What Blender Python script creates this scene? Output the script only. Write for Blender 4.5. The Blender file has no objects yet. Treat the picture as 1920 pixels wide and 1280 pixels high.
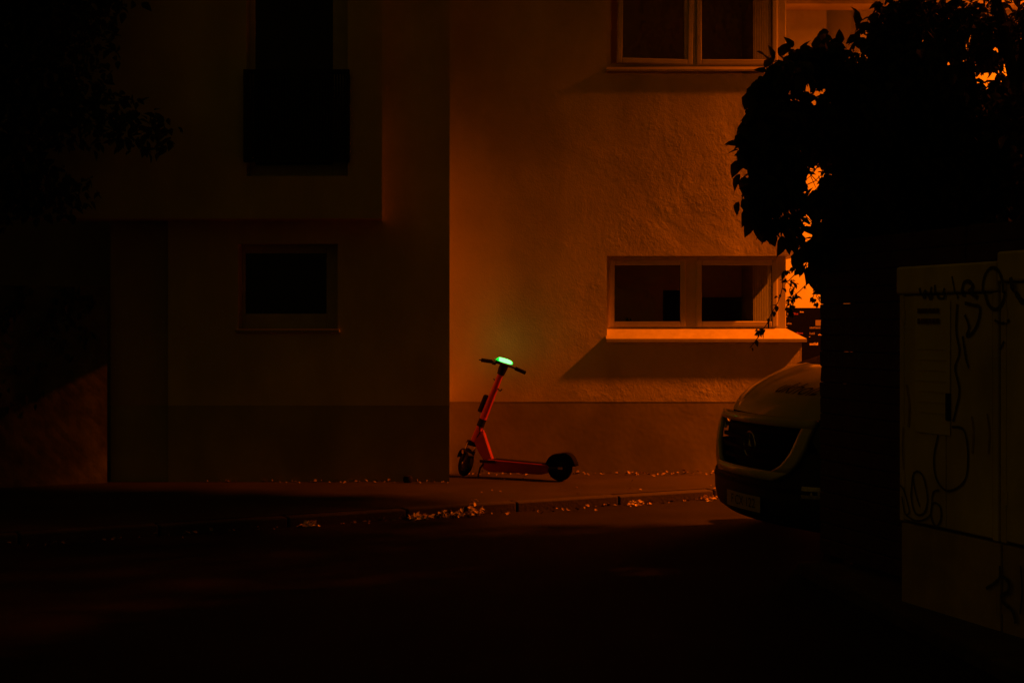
import bpy, bmesh, math, random
import numpy as np
from mathutils import Vector, Matrix

random.seed(7)
rng = np.random.default_rng(7)
R = math.radians
sc = bpy.context.scene
col = sc.collection

# ------------------------------------------------------------------ camera, world, light, exposure
F = 2667.0          # focal length in photograph pixels (50 mm on 36 mm)
HOR = 605.0         # horizon row
CAMZ = 1.5
cam_d = bpy.data.cameras.new("camera")
cam_d.lens = 50
cam_d.sensor_width = 36
cam_d.shift_y = (HOR - 640.0) / 1920.0 * -1.0 * -1.0
cam_d.clip_end = 500
cam = bpy.data.objects.new("camera", cam_d)
cam.location = (0, 0, CAMZ)
cam.rotation_euler = (R(90), 0, 0)
col.objects.link(cam)
sc.camera = cam

w = bpy.data.worlds.new("World")
sc.world = w
w.use_nodes = True
bg = w.node_tree.nodes["Background"]
bg.inputs[0].default_value = (1.0, 0.53, 0.015, 1)     # town glow on a night sky
bg.inputs[1].default_value = 0.0195

vs = sc.view_settings
vs.view_transform = 'Standard'
vs.look = 'None'
vs.exposure = 0
vs.gamma = 1
vs.use_curve_mapping = False

LAMP = (7.97, 13.44, 7.32)
ld = bpy.data.lights.new("street_lamp_light", 'SPOT')
ld.energy = 13600
ld.color = (1.0, 0.132, 0.001)
ld.shadow_soft_size = 0.09
ld.spot_size = R(140)
ld.spot_blend = 1.0
lo = bpy.data.objects.new("street_lamp_light", ld)
lo.location = LAMP
lo.rotation_euler = (0, 0, 0)
col.objects.link(lo)


def P(px, py, D):
    return Vector(((px - 960) / F * D, D, CAMZ + (HOR - py) / F * D))


# ------------------------------------------------------------------ materials
def nodes_of(m):
    m.use_nodes = True
    nt = m.node_tree
    return nt, nt.nodes["Principled BSDF"]


def mat(name, c, rough=0.7, metal=0.0, var=0.25, scale=6.0, bump=0.0, bscale=60.0, spec=0.5, coat=0.0, bdist=0.01, stain=0.0, detail=6.0):
    m = bpy.data.materials.new(name)
    nt, b = nodes_of(m)
    b.inputs["Roughness"].default_value = rough
    b.inputs["Metallic"].default_value = metal
    b.inputs["Specular IOR Level"].default_value = spec
    b.inputs["Coat Weight"].default_value = coat
    tc = nt.nodes.new("ShaderNodeTexCoord")
    n = nt.nodes.new("ShaderNodeTexNoise")
    n.inputs["Scale"].default_value = scale
    n.inputs["Detail"].default_value = detail
    nt.links.new(tc.outputs["Object"], n.inputs["Vector"])
    cr = nt.nodes.new("ShaderNodeValToRGB")
    cr.color_ramp.elements[0].position = 0.3
    cr.color_ramp.elements[1].position = 0.7
    cr.color_ramp.elements[0].color = tuple(x * (1 - var) for x in c) + (1,)
    cr.color_ramp.elements[1].color = tuple(min(1, x * (1 + var)) for x in c) + (1,)
    nt.links.new(n.outputs["Fac"], cr.inputs[0])
    out = cr.outputs[0]
    if stain > 0:
        n2 = nt.nodes.new("ShaderNodeTexNoise")
        n2.inputs["Scale"].default_value = 0.9
        n2.inputs["Detail"].default_value = 8
        mp = nt.nodes.new("ShaderNodeMapping")
        mp.inputs["Scale"].default_value = (1.6, 1.6, 0.7)
        nt.links.new(tc.outputs["Object"], mp.inputs[0])
        nt.links.new(mp.outputs[0], n2.inputs["Vector"])
        r2 = nt.nodes.new("ShaderNodeValToRGB")
        r2.color_ramp.elements[0].position = 0.42
        r2.color_ramp.elements[1].position = 0.6
        v = 1 - stain
        r2.color_ramp.elements[0].color = (v, v, v, 1)
        r2.color_ramp.elements[1].color = (1, 1, 1, 1)
        nt.links.new(n2.outputs["Fac"], r2.inputs[0])
        mx = nt.nodes.new("ShaderNodeMix")
        mx.data_type = 'RGBA'
        mx.blend_type = 'MULTIPLY'
        mx.inputs[0].default_value = 1
        nt.links.new(out, mx.inputs[6])
        nt.links.new(r2.outputs[0], mx.inputs[7])
        out = mx.outputs[2]
    nt.links.new(out, b.inputs["Base Color"])
    if bump > 0:
        n3 = nt.nodes.new("ShaderNodeTexNoise")
        n3.inputs["Scale"].default_value = bscale
        n3.inputs["Detail"].default_value = 5
        nt.links.new(tc.outputs["Object"], n3.inputs["Vector"])
        bp = nt.nodes.new("ShaderNodeBump")
        bp.inputs["Strength"].default_value = bump
        bp.inputs["Distance"].default_value = bdist
        nt.links.new(n3.outputs["Fac"], bp.inputs["Height"])
        nt.links.new(bp.outputs[0], b.inputs["Normal"])
    return m


def stucco(name, c, fine, trowel, patch_from=None):
    """render coat: grainy relief, trowel waves and repaired patches"""
    m = mat(name, c, rough=0.9, var=0.07, scale=2.2, spec=0.1, stain=0.2)
    nt = m.node_tree
    b = nt.nodes["Principled BSDF"]
    tc = nt.nodes["Texture Coordinate"]

    def noise(s, d, dist=0.0, rough=0.5):
        n = nt.nodes.new("ShaderNodeTexNoise")
        n.inputs["Scale"].default_value = s
        n.inputs["Detail"].default_value = d
        n.inputs["Distortion"].default_value = dist
        n.inputs["Roughness"].default_value = rough
        nt.links.new(tc.outputs["Object"], n.inputs["Vector"])
        return n.outputs["Fac"]

    def math_(op, a, bb):
        n = nt.nodes.new("ShaderNodeMath")
        n.operation = op
        for i, v in enumerate((a, bb)):
            if isinstance(v, (int, float)):
                n.inputs[i].default_value = v
            else:
                nt.links.new(v, n.inputs[i])
        return n.outputs[0]
    grain = math_('MULTIPLY', noise(75, 3, 0, 0.6), 0.0030 * fine)
    grain2 = math_('MULTIPLY', noise(26, 4, 0.8, 0.6), 0.005 * fine)
    # rougher patches: a mask of low noise
    mk = nt.nodes.new("ShaderNodeValToRGB")
    mk.color_ramp.elements[0].position = 0.44
    mk.color_ramp.elements[1].position = 0.62
    mk.color_ramp.elements[0].color = (0.35, 0.35, 0.35, 1)
    nt.links.new(noise(1.3, 5, 0.6), mk.inputs[0])
    if patch_from is not None:
        sx = nt.nodes.new("ShaderNodeSeparateXYZ")
        nt.links.new(tc.outputs["Object"], sx.inputs[0])
        mr = nt.nodes.new("ShaderNodeMapRange")
        mr.inputs[1].default_value = patch_from[0]
        mr.inputs[2].default_value = patch_from[1]
        mr.inputs[3].default_value = 0.35
        mr.inputs[4].default_value = 1.25
        nt.links.new(sx.outputs[0], mr.inputs[0])
        msk = math_('MULTIPLY', mk.outputs[0], mr.outputs[0])
    else:
        msk = mk.outputs[0]
    tr = math_('MULTIPLY', noise(4.2, 7, 0.6, 0.55), 0.0080 * trowel)
    h = math_('ADD', math_('ADD', grain, math_('MULTIPLY', grain2, msk)), math_('MULTIPLY', tr, msk))
    bp = nt.nodes.new("ShaderNodeBump")
    bp.inputs["Strength"].default_value = 1.0
    bp.inputs["Distance"].default_value = 1.0
    nt.links.new(h, bp.inputs["Height"])
    nt.links.new(bp.outputs[0], b.inputs["Normal"])
    return m


def glass_mat(name, tint=(0.8, 0.85, 0.85), trans=0.9, rough=0.02):
    m = bpy.data.materials.new(name)
    m.use_nodes = True
    nt = m.node_tree
    nt.nodes.clear()
    o = nt.nodes.new("ShaderNodeOutputMaterial")
    t = nt.nodes.new("ShaderNodeBsdfTransparent")
    t.inputs[0].default_value = tuple(x * trans for x in tint) + (1,)
    g = nt.nodes.new("ShaderNodeBsdfGlossy")
    g.inputs["Roughness"].default_value = rough
    g.inputs["Color"].default_value = (1, 1, 1, 1)
    lw = nt.nodes.new("ShaderNodeLayerWeight")
    lw.inputs[0].default_value = 0.5
    pw = nt.nodes.new("ShaderNodeMath")
    pw.operation = 'POWER'
    pw.inputs[1].default_value = 5.0
    nt.links.new(lw.outputs["Facing"], pw.inputs[0])
    ma = nt.nodes.new("ShaderNodeMath")
    ma.operation = 'MULTIPLY_ADD'
    ma.inputs[1].default_value = 0.95
    ma.inputs[2].default_value = 0.04
    nt.links.new(pw.outputs[0], ma.inputs[0])
    mx = nt.nodes.new("ShaderNodeMixShader")
    nt.links.new(ma.outputs[0], mx.inputs[0])
    nt.links.new(t.outputs[0], mx.inputs[1])
    nt.links.new(g.outputs[0], mx.inputs[2])
    nt.links.new(mx.outputs[0], o.inputs[0])
    return m


def emit(name, c, s):
    m = bpy.data.materials.new(name)
    m.use_nodes = True
    nt = m.node_tree
    nt.nodes.clear()
    o = nt.nodes.new("ShaderNodeOutputMaterial")
    e = nt.nodes.new("ShaderNodeEmission")
    e.inputs[0].default_value = c + (1,)
    e.inputs[1].default_value = s
    nt.links.new(e.outputs[0], o.inputs[0])
    return m


M = {}
M['wall'] = stucco("rough_wall_render", (0.66, 0.60, 0.50), 1.0, 1.0, patch_from=(-0.3, 1.6))
M['wall_near'] = stucco("smooth_wall_render", (0.64, 0.57, 0.44), 0.5, 0.25)
M['plinth'] = mat("plinth_paint", (0.36, 0.33, 0.20), 0.85, var=0.12, scale=3, bump=0.25, bscale=22, bdist=0.006, stain=0.25, spec=0.2)
M['plinth_near'] = mat("plinth_paint_dark", (0.40, 0.37, 0.26), 0.85, var=0.1, scale=3, bump=0.3, bscale=20, bdist=0.006, stain=0.2, spec=0.2)
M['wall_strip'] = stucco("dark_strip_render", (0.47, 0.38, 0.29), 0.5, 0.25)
M['wall_back'] = stucco("courtyard_wall_render", (0.78, 0.80, 0.66), 0.6, 0.25)
M['upvc'] = mat("window_frame_plastic", (0.60, 0.56, 0.50), 0.45, var=0.06, scale=9, bump=0.1, bscale=30, bdist=0.002)
M['upvc_grey'] = mat("grey_frame", (0.5, 0.43, 0.34), 0.5, var=0.1, scale=9)
M['sill'] = mat("painted_sill", (0.54, 0.50, 0.42), 0.4, var=0.12, scale=14, stain=0.15)
M['gasket'] = mat("rubber_gasket", (0.02, 0.02, 0.02), 0.6)
M['glass'] = glass_mat("window_glass")
M['glass_dark'] = mat("dark_room_glass", (0.002, 0.002, 0.002), 0.12, var=0, spec=0.3)
M['room'] = mat("room_plaster", (0.70, 0.63, 0.50), 0.9, var=0.1, scale=2)
M['room_dark'] = mat("room_dark_wood", (0.035, 0.02, 0.012), 0.6, var=0.4, scale=5)
M['panel'] = mat("panel_surface", (0.38, 0.33, 0.26), 0.95, var=0.08, scale=10)
M['black'] = mat("black_plastic", (0.011, 0.011, 0.011), 0.6, var=0.2, scale=20, spec=0.25)
M['metal_black'] = mat("black_metal", (0.008, 0.008, 0.008), 0.5, metal=0.0, var=0.2, scale=20, spec=0.2)
M['rubber'] = mat("tyre_rubber", (0.006, 0.006, 0.006), 0.9, var=0.2, scale=30, spec=0.08)
M['coral'] = mat("coral_red_paint", (0.62, 0.055, 0.022), 0.38, var=0.1, scale=8, coat=0.3)
M['coral_dark'] = mat("coral_dark_paint", (0.30, 0.02, 0.010), 0.55, var=0.15, scale=12)  # deeper red for deck, neck and column stripe
M['chrome'] = mat("bare_metal", (0.6, 0.58, 0.55), 0.28, metal=1, var=0.1, scale=30)
M['reflect'] = mat("amber_reflector", (0.9, 0.62, 0.25), 0.25, var=0.1, spec=0.8)
M['green'] = emit("display_light_core", (0.105, 1.0, 0.13), 5.0)
M['green_bloom'] = emit("display_bloom_rim", (0.0, 1.0, 0.05), 1.6)  # glowing rim added to imitate bloom round the light core
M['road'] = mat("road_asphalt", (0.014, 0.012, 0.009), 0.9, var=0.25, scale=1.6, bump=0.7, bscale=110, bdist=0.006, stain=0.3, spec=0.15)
M['pavement'] = mat("pavement_asphalt", (0.035, 0.028, 0.020), 0.8, var=0.2, scale=2.5, bump=0.6, bscale=80, bdist=0.006, stain=0.3, spec=0.3)
M['kerb'] = mat("kerb_granite", (0.032, 0.027, 0.022), 0.8, var=0.3, scale=18, bump=0.5, bscale=40, bdist=0.008)
M['earth'] = mat("yard_ground", (0.05, 0.042, 0.03), 0.95, var=0.4, scale=4, bump=0.8, bscale=25, bdist=0.02)
M['leaf'] = mat("leaf_dark_green", (0.030, 0.042, 0.012), 0.7, var=0.4, scale=2, spec=0.15)
M['leaf_far'] = mat("ivy_leaf_green", (0.045, 0.05, 0.02), 0.7, var=0.4, scale=2, spec=0.15)
M['bark'] = mat("bark", (0.06, 0.045, 0.03), 0.95, var=0.4, scale=12, bump=0.8, bscale=18, bdist=0.02)
M['pale_leaf'] = mat("pale_dead_leaf", (0.78, 0.60, 0.36), 0.8, var=0.4, scale=9)
M['dead'] = mat("dead_leaf", (0.26, 0.18, 0.09), 0.8, var=0.5, scale=9)
M['van'] = mat("van_paint_pale", (0.60, 0.58, 0.52), 0.35, var=0.03, scale=3, coat=0.5)
M['van_gap'] = mat("bumper_plastic", (0.02, 0.02, 0.02), 0.6, var=0.2, scale=14)
M['grille'] = mat("grille_black", (0.003, 0.003, 0.003), 0.7, var=0.1, spec=0.12)
M['lens'] = glass_mat("lamp_lens", (0.9, 0.9, 0.9), 0.9, 0.05)
M['lampbowl'] = mat("lamp_reflector", (0.45, 0.43, 0.38), 0.22, metal=0.9, var=0.3, scale=25)
M['amber'] = mat("amber_lens", (0.75, 0.22, 0.03), 0.25, var=0.15, scale=20)
M['screen'] = mat("windscreen_glass", (0.01, 0.011, 0.012), 0.06, var=0, spec=0.6)
M['plate'] = mat("plate_white", (0.55, 0.52, 0.46), 0.5, var=0.08, scale=20)
M['plate_band'] = mat("plate_blue", (0.02, 0.04, 0.25), 0.5)
M['ink'] = mat("black_print", (0.012, 0.012, 0.012), 0.6)
M['cabinet'] = mat("cabinet_grey_paint", (0.78, 0.68, 0.52), 0.7, var=0.14, scale=5, bump=0.15, bscale=60, bdist=0.003, stain=0.35)
M['cabinet_base'] = mat("cabinet_concrete", (0.55, 0.44, 0.32), 0.9, var=0.15, scale=7, bump=0.5, bscale=60, bdist=0.004, stain=0.3)
M['poster'] = mat("poster_paper", (0.88, 0.78, 0.60), 0.8, var=0.06, scale=4, stain=0.2)
M['poster_ink'] = mat("poster_ink", (0.12, 0.05, 0.03), 0.8)
M['spray'] = mat("spray_paint", (0.07, 0.06, 0.05), 0.55, var=0.3, scale=14)
M['spray_red'] = mat("spray_paint_faded", (0.36, 0.26, 0.18), 0.6, var=0.3, scale=14)
M['wood'] = mat("stained_fence_board", (0.052, 0.020, 0.012), 0.75, var=0.4, scale=9, bump=0.4, bscale=30, bdist=0.004)
M['sign'] = mat("sign_board_black", (0.002, 0.002, 0.002), 0.8, var=0.1, spec=0.05)
M['sign_white'] = mat("sign_print_white", (0.20, 0.17, 0.13), 0.6, var=0.1)
M['sign_red'] = mat("sign_print_red", (0.25, 0.03, 0.015), 0.6, var=0.1)
M['stone'] = mat("old_stone_wall", (0.15, 0.14, 0.11), 0.95, var=0.4, scale=5, bump=0.5, bscale=14, bdist=0.015, stain=0.4)
M['pole'] = mat("galvanised_steel", (0.3, 0.3, 0.3), 0.5, metal=0.7)
M['roof'] = mat("roof_tiles", (0.12, 0.05, 0.03), 0.9)
M['lampglass'] = emit("lamp_bowl_lit", (1.0, 0.35, 0.03), 6.0)


# leaves let a little of the lamp light through
for k_ in ('leaf',):
    nt = M[k_].node_tree
    b_ = nt.nodes["Principled BSDF"]
    o_ = nt.nodes["Material Output"]
    tl = nt.nodes.new("ShaderNodeBsdfTranslucent")
    tl.inputs[0].default_value = (0.10, 0.12, 0.02, 1)
    mx_ = nt.nodes.new("ShaderNodeMixShader")
    mx_.inputs[0].default_value = 0.3
    nt.links.new(b_.outputs[0], mx_.inputs[1])
    nt.links.new(tl.outputs[0], mx_.inputs[2])
    nt.links.new(mx_.outputs[0], o_.inputs[0])


# ------------------------------------------------------------------ mesh helpers
class MB:
    def __init__(s):
        s.v = []
        s.f = []

    def add(s, v, f):
        o = len(s.v)
        s.v += [tuple(x) for x in v]
        s.f += [tuple(i + o for i in q) for q in f]
        return s

    def box(s, x0, x1, y0, y1, z0, z1, m=None):
        v = [Vector((x, y, z)) for z in (z0, z1) for y in (y0, y1) for x in (x0, x1)]
        if m is not None:
            v = [m @ p for p in v]
        return s.add(v, [(0, 2, 3, 1), (4, 5, 7, 6), (0, 1, 5, 4), (2, 6, 7, 3), (0, 4, 6, 2), (1, 3, 7, 5)])

    def prism(s, pts, d0, d1, m=None, axis='y'):
        """closed outline pts (a,b) extruded along an axis between d0 and d1"""
        n = len(pts)
        v = []
        for d in (d0, d1):
            for a, b in pts:
                p = Vector((a, d, b)) if axis == 'y' else (Vector((d, a, b)) if axis == 'x' else Vector((a, b, d)))
                v.append(m @ p if m is not None else p)
        f = [tuple(range(n)), tuple(range(2 * n - 1, n - 1, -1))]
        f += [(i, n + i, n + (i + 1) % n, (i + 1) % n) for i in range(n)]
        return s.add(v, f)

    def tube(s, pts, r, n=10, cap=True):
        pts = [Vector(p) for p in pts]
        rs = r if isinstance(r, (list, tuple)) else [r] * len(pts)
        v = []
        up = None
        for i, p in enumerate(pts):
            d = (pts[min(i + 1, len(pts) - 1)] - pts[max(i - 1, 0)]).normalized()
            if up is None:
                up = Vector((0, 0, 1)) if abs(d.z) < 0.9 else Vector((1, 0, 0))
            a = d.cross(up).normalized()
            up = a.cross(d).normalized()
            for k in range(n):
                t = 2 * math.pi * k / n
                v.append(p + a * math.cos(t) * rs[i] + up * math.sin(t) * rs[i])
        f = []
        for i in range(len(pts) - 1):
            for k in range(n):
                f.append((i * n + k, i * n + (k + 1) % n, (i + 1) * n + (k + 1) % n, (i + 1) * n + k))
        if cap:
            f.append(tuple(range(n - 1, -1, -1)))
            o = (len(pts) - 1) * n
            f.append(tuple(range(o, o + n)))
        return s.add(v, f)

    def lathe(s, prof, m, n=28):
        """profile (r, h) turned about local z of matrix m"""
        v = []
        for r, h in prof:
            for k in range(n):
                t = 2 * math.pi * k / n
                v.append(m @ Vector((r * math.cos(t), r * math.sin(t), h)))
        f = []
        for i in range(len(prof) - 1):
            for k in range(n):
                f.append((i * n + k, i * n + (k + 1) % n, (i + 1) * n + (k + 1) % n, (i + 1) * n + k))
        return s.add(v, f)

    def grid(s, rows):
        nc = len(rows[0])
        v = [p for r in rows for p in r]
        f = [(i * nc + j, i * nc + j + 1, (i + 1) * nc + j + 1, (i + 1) * nc + j) for i in range(len(rows) - 1) for j in range(nc - 1)]
        return s.add(v, f)

    def build(s, name, m, parent=None, bevel=0.0, smooth=False, solid=0.0, seg=2):
        me = bpy.data.meshes.new(name)
        me.from_pydata(s.v, [], s.f)
        me.update()
        bm = bmesh.new()
        bm.from_mesh(me)
        bmesh.ops.recalc_face_normals(bm, faces=bm.faces)
        bm.to_mesh(me)
        bm.free()
        if smooth:
            me.polygons.foreach_set('use_smooth', [True] * len(me.polygons))
            if hasattr(me, 'set_sharp_from_angle'):
                me.set_sharp_from_angle(angle=R(38))
        me.materials.append(m)
        o = bpy.data.objects.new(name, me)
        col.objects.link(o)
        if parent is not None:
            o.parent = parent
            o.matrix_parent_inverse = parent.matrix_world.inverted() if parent.type != 'EMPTY' or True else Matrix()
        if solid:
            md = o.modifiers.new("solid", 'SOLIDIFY')
            md.thickness = solid
            md.offset = -1
        if bevel:
            md = o.modifiers.new("bevel", 'BEVEL')
            md.width = bevel
            md.segments = seg
            md.limit_method = 'ANGLE'
        return o


def tag(o, label=None, cat=None, group=None, kind=None):
    if label:
        o['label'] = label
    if cat:
        o['category'] = cat
    if group:
        o['group'] = group
    if kind:
        o['kind'] = kind
    return o


def empty(name, loc, rz=0.0):
    o = bpy.data.objects.new(name, None)
    o.empty_display_size = 0.2
    o.location = loc
    o.rotation_euler = (0, 0, rz)
    col.objects.link(o)
    o.matrix_world = Matrix.Translation(Vector(loc)) @ Matrix.Rotation(rz, 4, 'Z')
    return o


def local(o, **k):
    """child made in the parent's own coordinates"""
    o.matrix_parent_inverse = Matrix()
    return o


# ------------------------------------------------------------------ SETTING: ground
ZR = -0.08                                   # road level; pavements at 0
K0 = Vector((-9.0, 7.36))                    # kerb line on the house side
KD = Vector((3.35, 1.68)).normalized()
def kerb_at(t):
    return K0 + KD * t
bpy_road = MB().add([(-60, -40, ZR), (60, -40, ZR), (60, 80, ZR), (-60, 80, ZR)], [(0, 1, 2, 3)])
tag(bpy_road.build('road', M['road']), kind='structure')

a, b = kerb_at(-30), kerb_at(60)
n2 = Vector((-KD.y, KD.x))
pa, pb = a + n2 * 0.14, b + n2 * 0.14
pv = MB().prism([(pa.x, pa.y), (pb.x, pb.y), (pb.x - 25, pb.y + 50), (pa.x - 25, pa.y + 50)], ZR - 0.1, 0.0, axis='z')
tag(pv.build('pavement', M['pavement']), kind='structure')

kerb = empty('kerb', (K0.x, K0.y, 0))
tag(kerb, kind='structure')
base_st = None
L = 0.98
for i in range(24):
    t = 0.2 + i * (L + 0.012)
    p = kerb_at(t)
    ang = math.atan2(KD.y, KD.x)
    if base_st is None:
        base_st = MB().box(0, L, 0, 0.135, ZR - 0.12, 0.0).build('kerb_stone', M['kerb'], bevel=0.012)
        st = base_st
    else:
        st = base_st.copy()
        col.objects.link(st)
    st.parent = kerb
    st.matrix_parent_inverse = kerb.matrix_world.inverted()
    st.location = (p.x, p.y, random.uniform(-0.004, 0.004))
    st.rotation_euler = (random.uniform(-.006, .006), 0, ang + random.uniform(-.003, .003))

# pavement on the near side, under cabinets and fence
npv = MB().prism([(1.80, 8.98), (7.6, 10.2), (12, 10.6), (12, -6), (3.3, -6), (2.75, 2.0)], ZR - 0.1, 0.0, axis='z')
tag(npv.build('near_pavement', M['earth'], bevel=0.02), kind='structure')


# ------------------------------------------------------------------ far house with corner windows
YW = 14.14
XR = 2.88
XL = -0.70
house = empty('rendered_house', (1.1, YW, 0))
tag(house, 'pale rendered house lit orange, with wide corner windows behind the kick scooter', 'house')
Z1, Z1t = 1.345, 2.165
Z2, Z2t = 4.015, 5.25
RISE2 = 0.05
XN = 0.944
wb = MB()
YB = 20.0
wb.box(XL, XR, YW, YB, 0.715, Z1 - 0.10)
wb.box(XL, XR, YW, YB, Z1t, Z2 - 0.10)
wb.box(XL, XR, YW, YB, Z2t, 9.0)
# filled parts beside the notches, and solid blocks under the sloping sills set back behind them
for (za, zb) in ((Z1 - 0.10, Z1t), (Z2 - 0.10, Z2t)):
    wb.box(XL, XN, YW, YB, za, zb)
    wb.box(XN, XR, YW + 2.2, YB, za, zb)
    wb.box(XR - 0.25, XR, YW + 1.012, YW + 2.2, za, zb)
    wb.box(XN, XR, YW, YW + 2.2, za, za + 0.06)
wall = wb.build('wall', M['wall'], house)
MB().box(XL, XR - 0.004, YW + 0.0015, YB, -0.15, 0.715).build('plinth', M['plinth'], house)
MB().box(XL - 0.3, XR + 0.4, YW - 0.4, YB + 0.3, 9.0, 9.2).build('roof', M['roof'], house)


def flat_sash(mb, x0, x1, z0, z1, y0, y1, w_):
    mb.box(x0, x0 + w_, y0, y1, z0, z1)
    mb.box(x1 - w_, x1, y0, y1, z0, z1)
    mb.box(x0 + w_, x1 - w_, y0, y1, z1 - w_, z1)
    mb.box(x0 + w_, x1 - w_, y0, y1, z0, z0 + w_)
    return mb


def corner_window(z0, z1, rise, tilt=False, label=None):
    RE = 0.11                      # reveal depth
    yf = YW + RE
    xs = XR - 0.135                # side frame plane
    zb = z0 + rise                 # frame bottom, top of the sloping sill
    root = empty('window', (XN, yf, z0))
    root.parent = house
    root.matrix_parent_inverse = house.matrix_world.inverted()
    if label:
        root['label'] = label
    D = yf
    fr = MB()
    # fixed outer frame on the front
    mpost0 = (1283 - 960) / F * D
    mpost1 = (1308 - 960) / F * D
    top = z1 - 0.002
    lf = XN + 0.002
    fr.box(lf, lf + 0.045, yf, yf + 0.075, zb, top)
    fr.box(mpost0, mpost1, yf, yf + 0.075, zb, top)
    fr.box(xs - 0.10, xs, yf, yf + 0.075, zb, top)
    fr.box(lf + 0.045, mpost0, yf, yf + 0.075, top - 0.05, top)
    fr.box(mpost1, xs - 0.10, yf, yf + 0.075, top - 0.05, top)
    fr.box(lf + 0.045, mpost0, yf, yf + 0.075, zb, zb + 0.03)
    fr.box(mpost1, xs - 0.10, yf, yf + 0.075, zb, zb + 0.03)
    # side frame running back
    fr.box(xs - 0.075, xs, yf + 0.077, yf + 0.9, zb, zb + 0.05)
    fr.box(xs - 0.075, xs, yf + 0.077, yf + 0.9, top - 0.05, top)
    fr.box(xs - 0.075, xs, yf + 0.84, yf + 0.9, zb + 0.05, top - 0.05)
    fr.build('frame', M['upvc'], root, bevel=0.006)
    # sashes
    for k, (a_, b_) in enumerate(((lf + 0.03, mpost0 + 0.012), (mpost1 - 0.012, xs - 0.088))):
        m_ = flat_sash(MB(), a_, b_, zb + 0.018, top - 0.035, yf - 0.016, yf + 0.045, 0.052)
        sh = m_.build('sash', M['upvc'], root, bevel=0.008)
        gk = flat_sash(MB(), a_ + 0.05, b_ - 0.05, zb + 0.068, top - 0.085, yf + 0.0, yf + 0.02, 0.006)
        g = gk.build('gasket', M['gasket'], root)
        pn = MB().box(a_ + 0.05, b_ - 0.05, yf + 0.012, yf + 0.018, zb + 0.068, top - 0.085).build('pane', M['glass'], root)
        if tilt and k == 0:
            for o in (sh, g, pn):
                piv = Matrix.Translation((b_, yf, 0))
                o.matrix_world = piv @ Matrix.Rotation(R(3.2), 4, 'Z') @ Matrix.Rotation(R(1.0), 4, 'Y') @ piv.inverted() @ o.matrix_world
    MB().box(xs - 0.045, xs - 0.039, yf + 0.09, yf + 0.83, zb + 0.06, top - 0.06).build('pane', M['glass'], root)
    # sloping sill, wraps the corner
    pr = 0.043
    s_ = MB()
    x0 = XN - 0.012
    zf = z0 - 0.004
    lip_ = 0.032 if rise > 0.08 else 0.014
    s_.add([(x0, YW - pr, zf), (XR + pr, YW - pr, zf), (xs, yf - 0.001, zb), (x0, yf - 0.001, zb),
            (XR + pr, yf + 0.9, zf), (xs, yf + 0.9, zb)],
           [(0, 1, 2, 3), (1, 4, 5, 2)])
    s_.box(x0, XR + pr, YW - pr, YW - pr + 0.006, zf - lip_, zf - 0.001)
    s_.box(XR + pr - 0.006, XR + pr, YW - pr + 0.008, yf + 0.9, zf - lip_, zf - 0.001)
    s_.box(x0, x0 + 0.004, YW - pr, YW - 0.004, zf - 0.03, zf)
    s_.box(x0 + 0.004, XR + pr - 0.008, YW - pr + 0.008, YW - 0.002, zf - 0.012, zf - 0.006)
    s_.build('sill', M['sill'], root)
    return root


corner_window(Z1, Z1t, 0.10, label='lower corner window with a pale sill catching the lamp light')
corner_window(Z2, Z2t, RISE2, tilt=True, label='upper corner window with its left sash standing ajar')
# what stands in the lower room, seen through the panes
room = MB()
room.box(XN + 0.01, XR - 0.25, YW + 2.15, YW + 2.19, Z1 + 0.05, Z1t)
room.build('room_wall', M['room'], house)
lin_ = MB()
for za, zb in ((Z1 + 0.062, Z1t), (Z2 - 0.038, Z2t)):
    lin_.box(XN + 0.002, XN + 0.01, YW + 0.3, YW + 2.1, za, zb - 0.01)
    lin_.box(XN + 0.002, XR - 0.25, YW + 0.2, YW + 2.1, zb - 0.01, zb - 0.002)
    lin_.box(XN + 0.002, XR - 0.25, YW + 0.2, YW + 2.1, za, za + 0.006)
lin_.box(XN + 0.01, XR - 0.25, YW + 2.15, YW + 2.19, Z2, Z2t - 0.02)
tag(lin_.build('room_lining', M['room'], house), kind='stuff')
MB().box(XN + 0.01, XR - 0.26, YW + 2.1, YW + 2.14, Z1 + 0.05, Z1 + 0.445).build('low_wall_panel', M['room_dark'], house)
cb = MB().box(P(1150, 0, 15.0).x, P(1241, 0, 15.0).x, 14.9, 15.3, Z1 + 0.05, Z1 + 0.50).build('pale_cupboard', M['room'])
tag(cb, 'pale cupboard standing inside behind the lower left pane', 'cupboard')
mon = MB().box(P(1243, 0, 14.7).x, P(1283, 0, 14.7).x, 14.65, 14.69, Z1 + 0.16, Z1 + 0.49).box(P(1258, 0, 14.7).x, P(1268, 0, 14.7).x, 14.66, 14.68, Z1 + 0.05, Z1 + 0.16)
tag(mon.build('monitor', M['black'], bevel=0.004), 'black monitor seen behind the lower left window pane', 'monitor')
ct = MB()  # angled panel added to catch lamp light in place of the lit reveal
rows = []
xa, xb = P(1408, 0, 14.6).x, P(1440, 0, 14.6).x
for z in (Z1 + 0.06, Z1t - 0.02):
    rows.append([(xa + (xb - xa) * i / 48, 14.46 + 0.16 * i / 48 + 0.0035 * math.sin(i * 0.8), z) for i in range(49)])
ct.grid(rows)
cu2 = MB().grid([[(p[0], p[1], z) for p in rows[0]] for z in (Z2 + 0.06, Z2t - 0.02)])
tag(cu2.build('panel', M['panel'], smooth=True), 'narrow pale curtain standing in for the reveal inside the upper right window pane', 'panel')
tag(ct.build('panel', M['panel'], smooth=True), 'narrow pale curtain standing in for the lit reveal inside the lower right pane', 'panel')
pot = MB().lathe([(0.03, 0), (0.045, 0.07), (0.04, 0.07), (0.0, 0.06)], Matrix.Translation((P(1180, 0, 14.5).x, 14.45, Z1 + 0.06)), 14)
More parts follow.
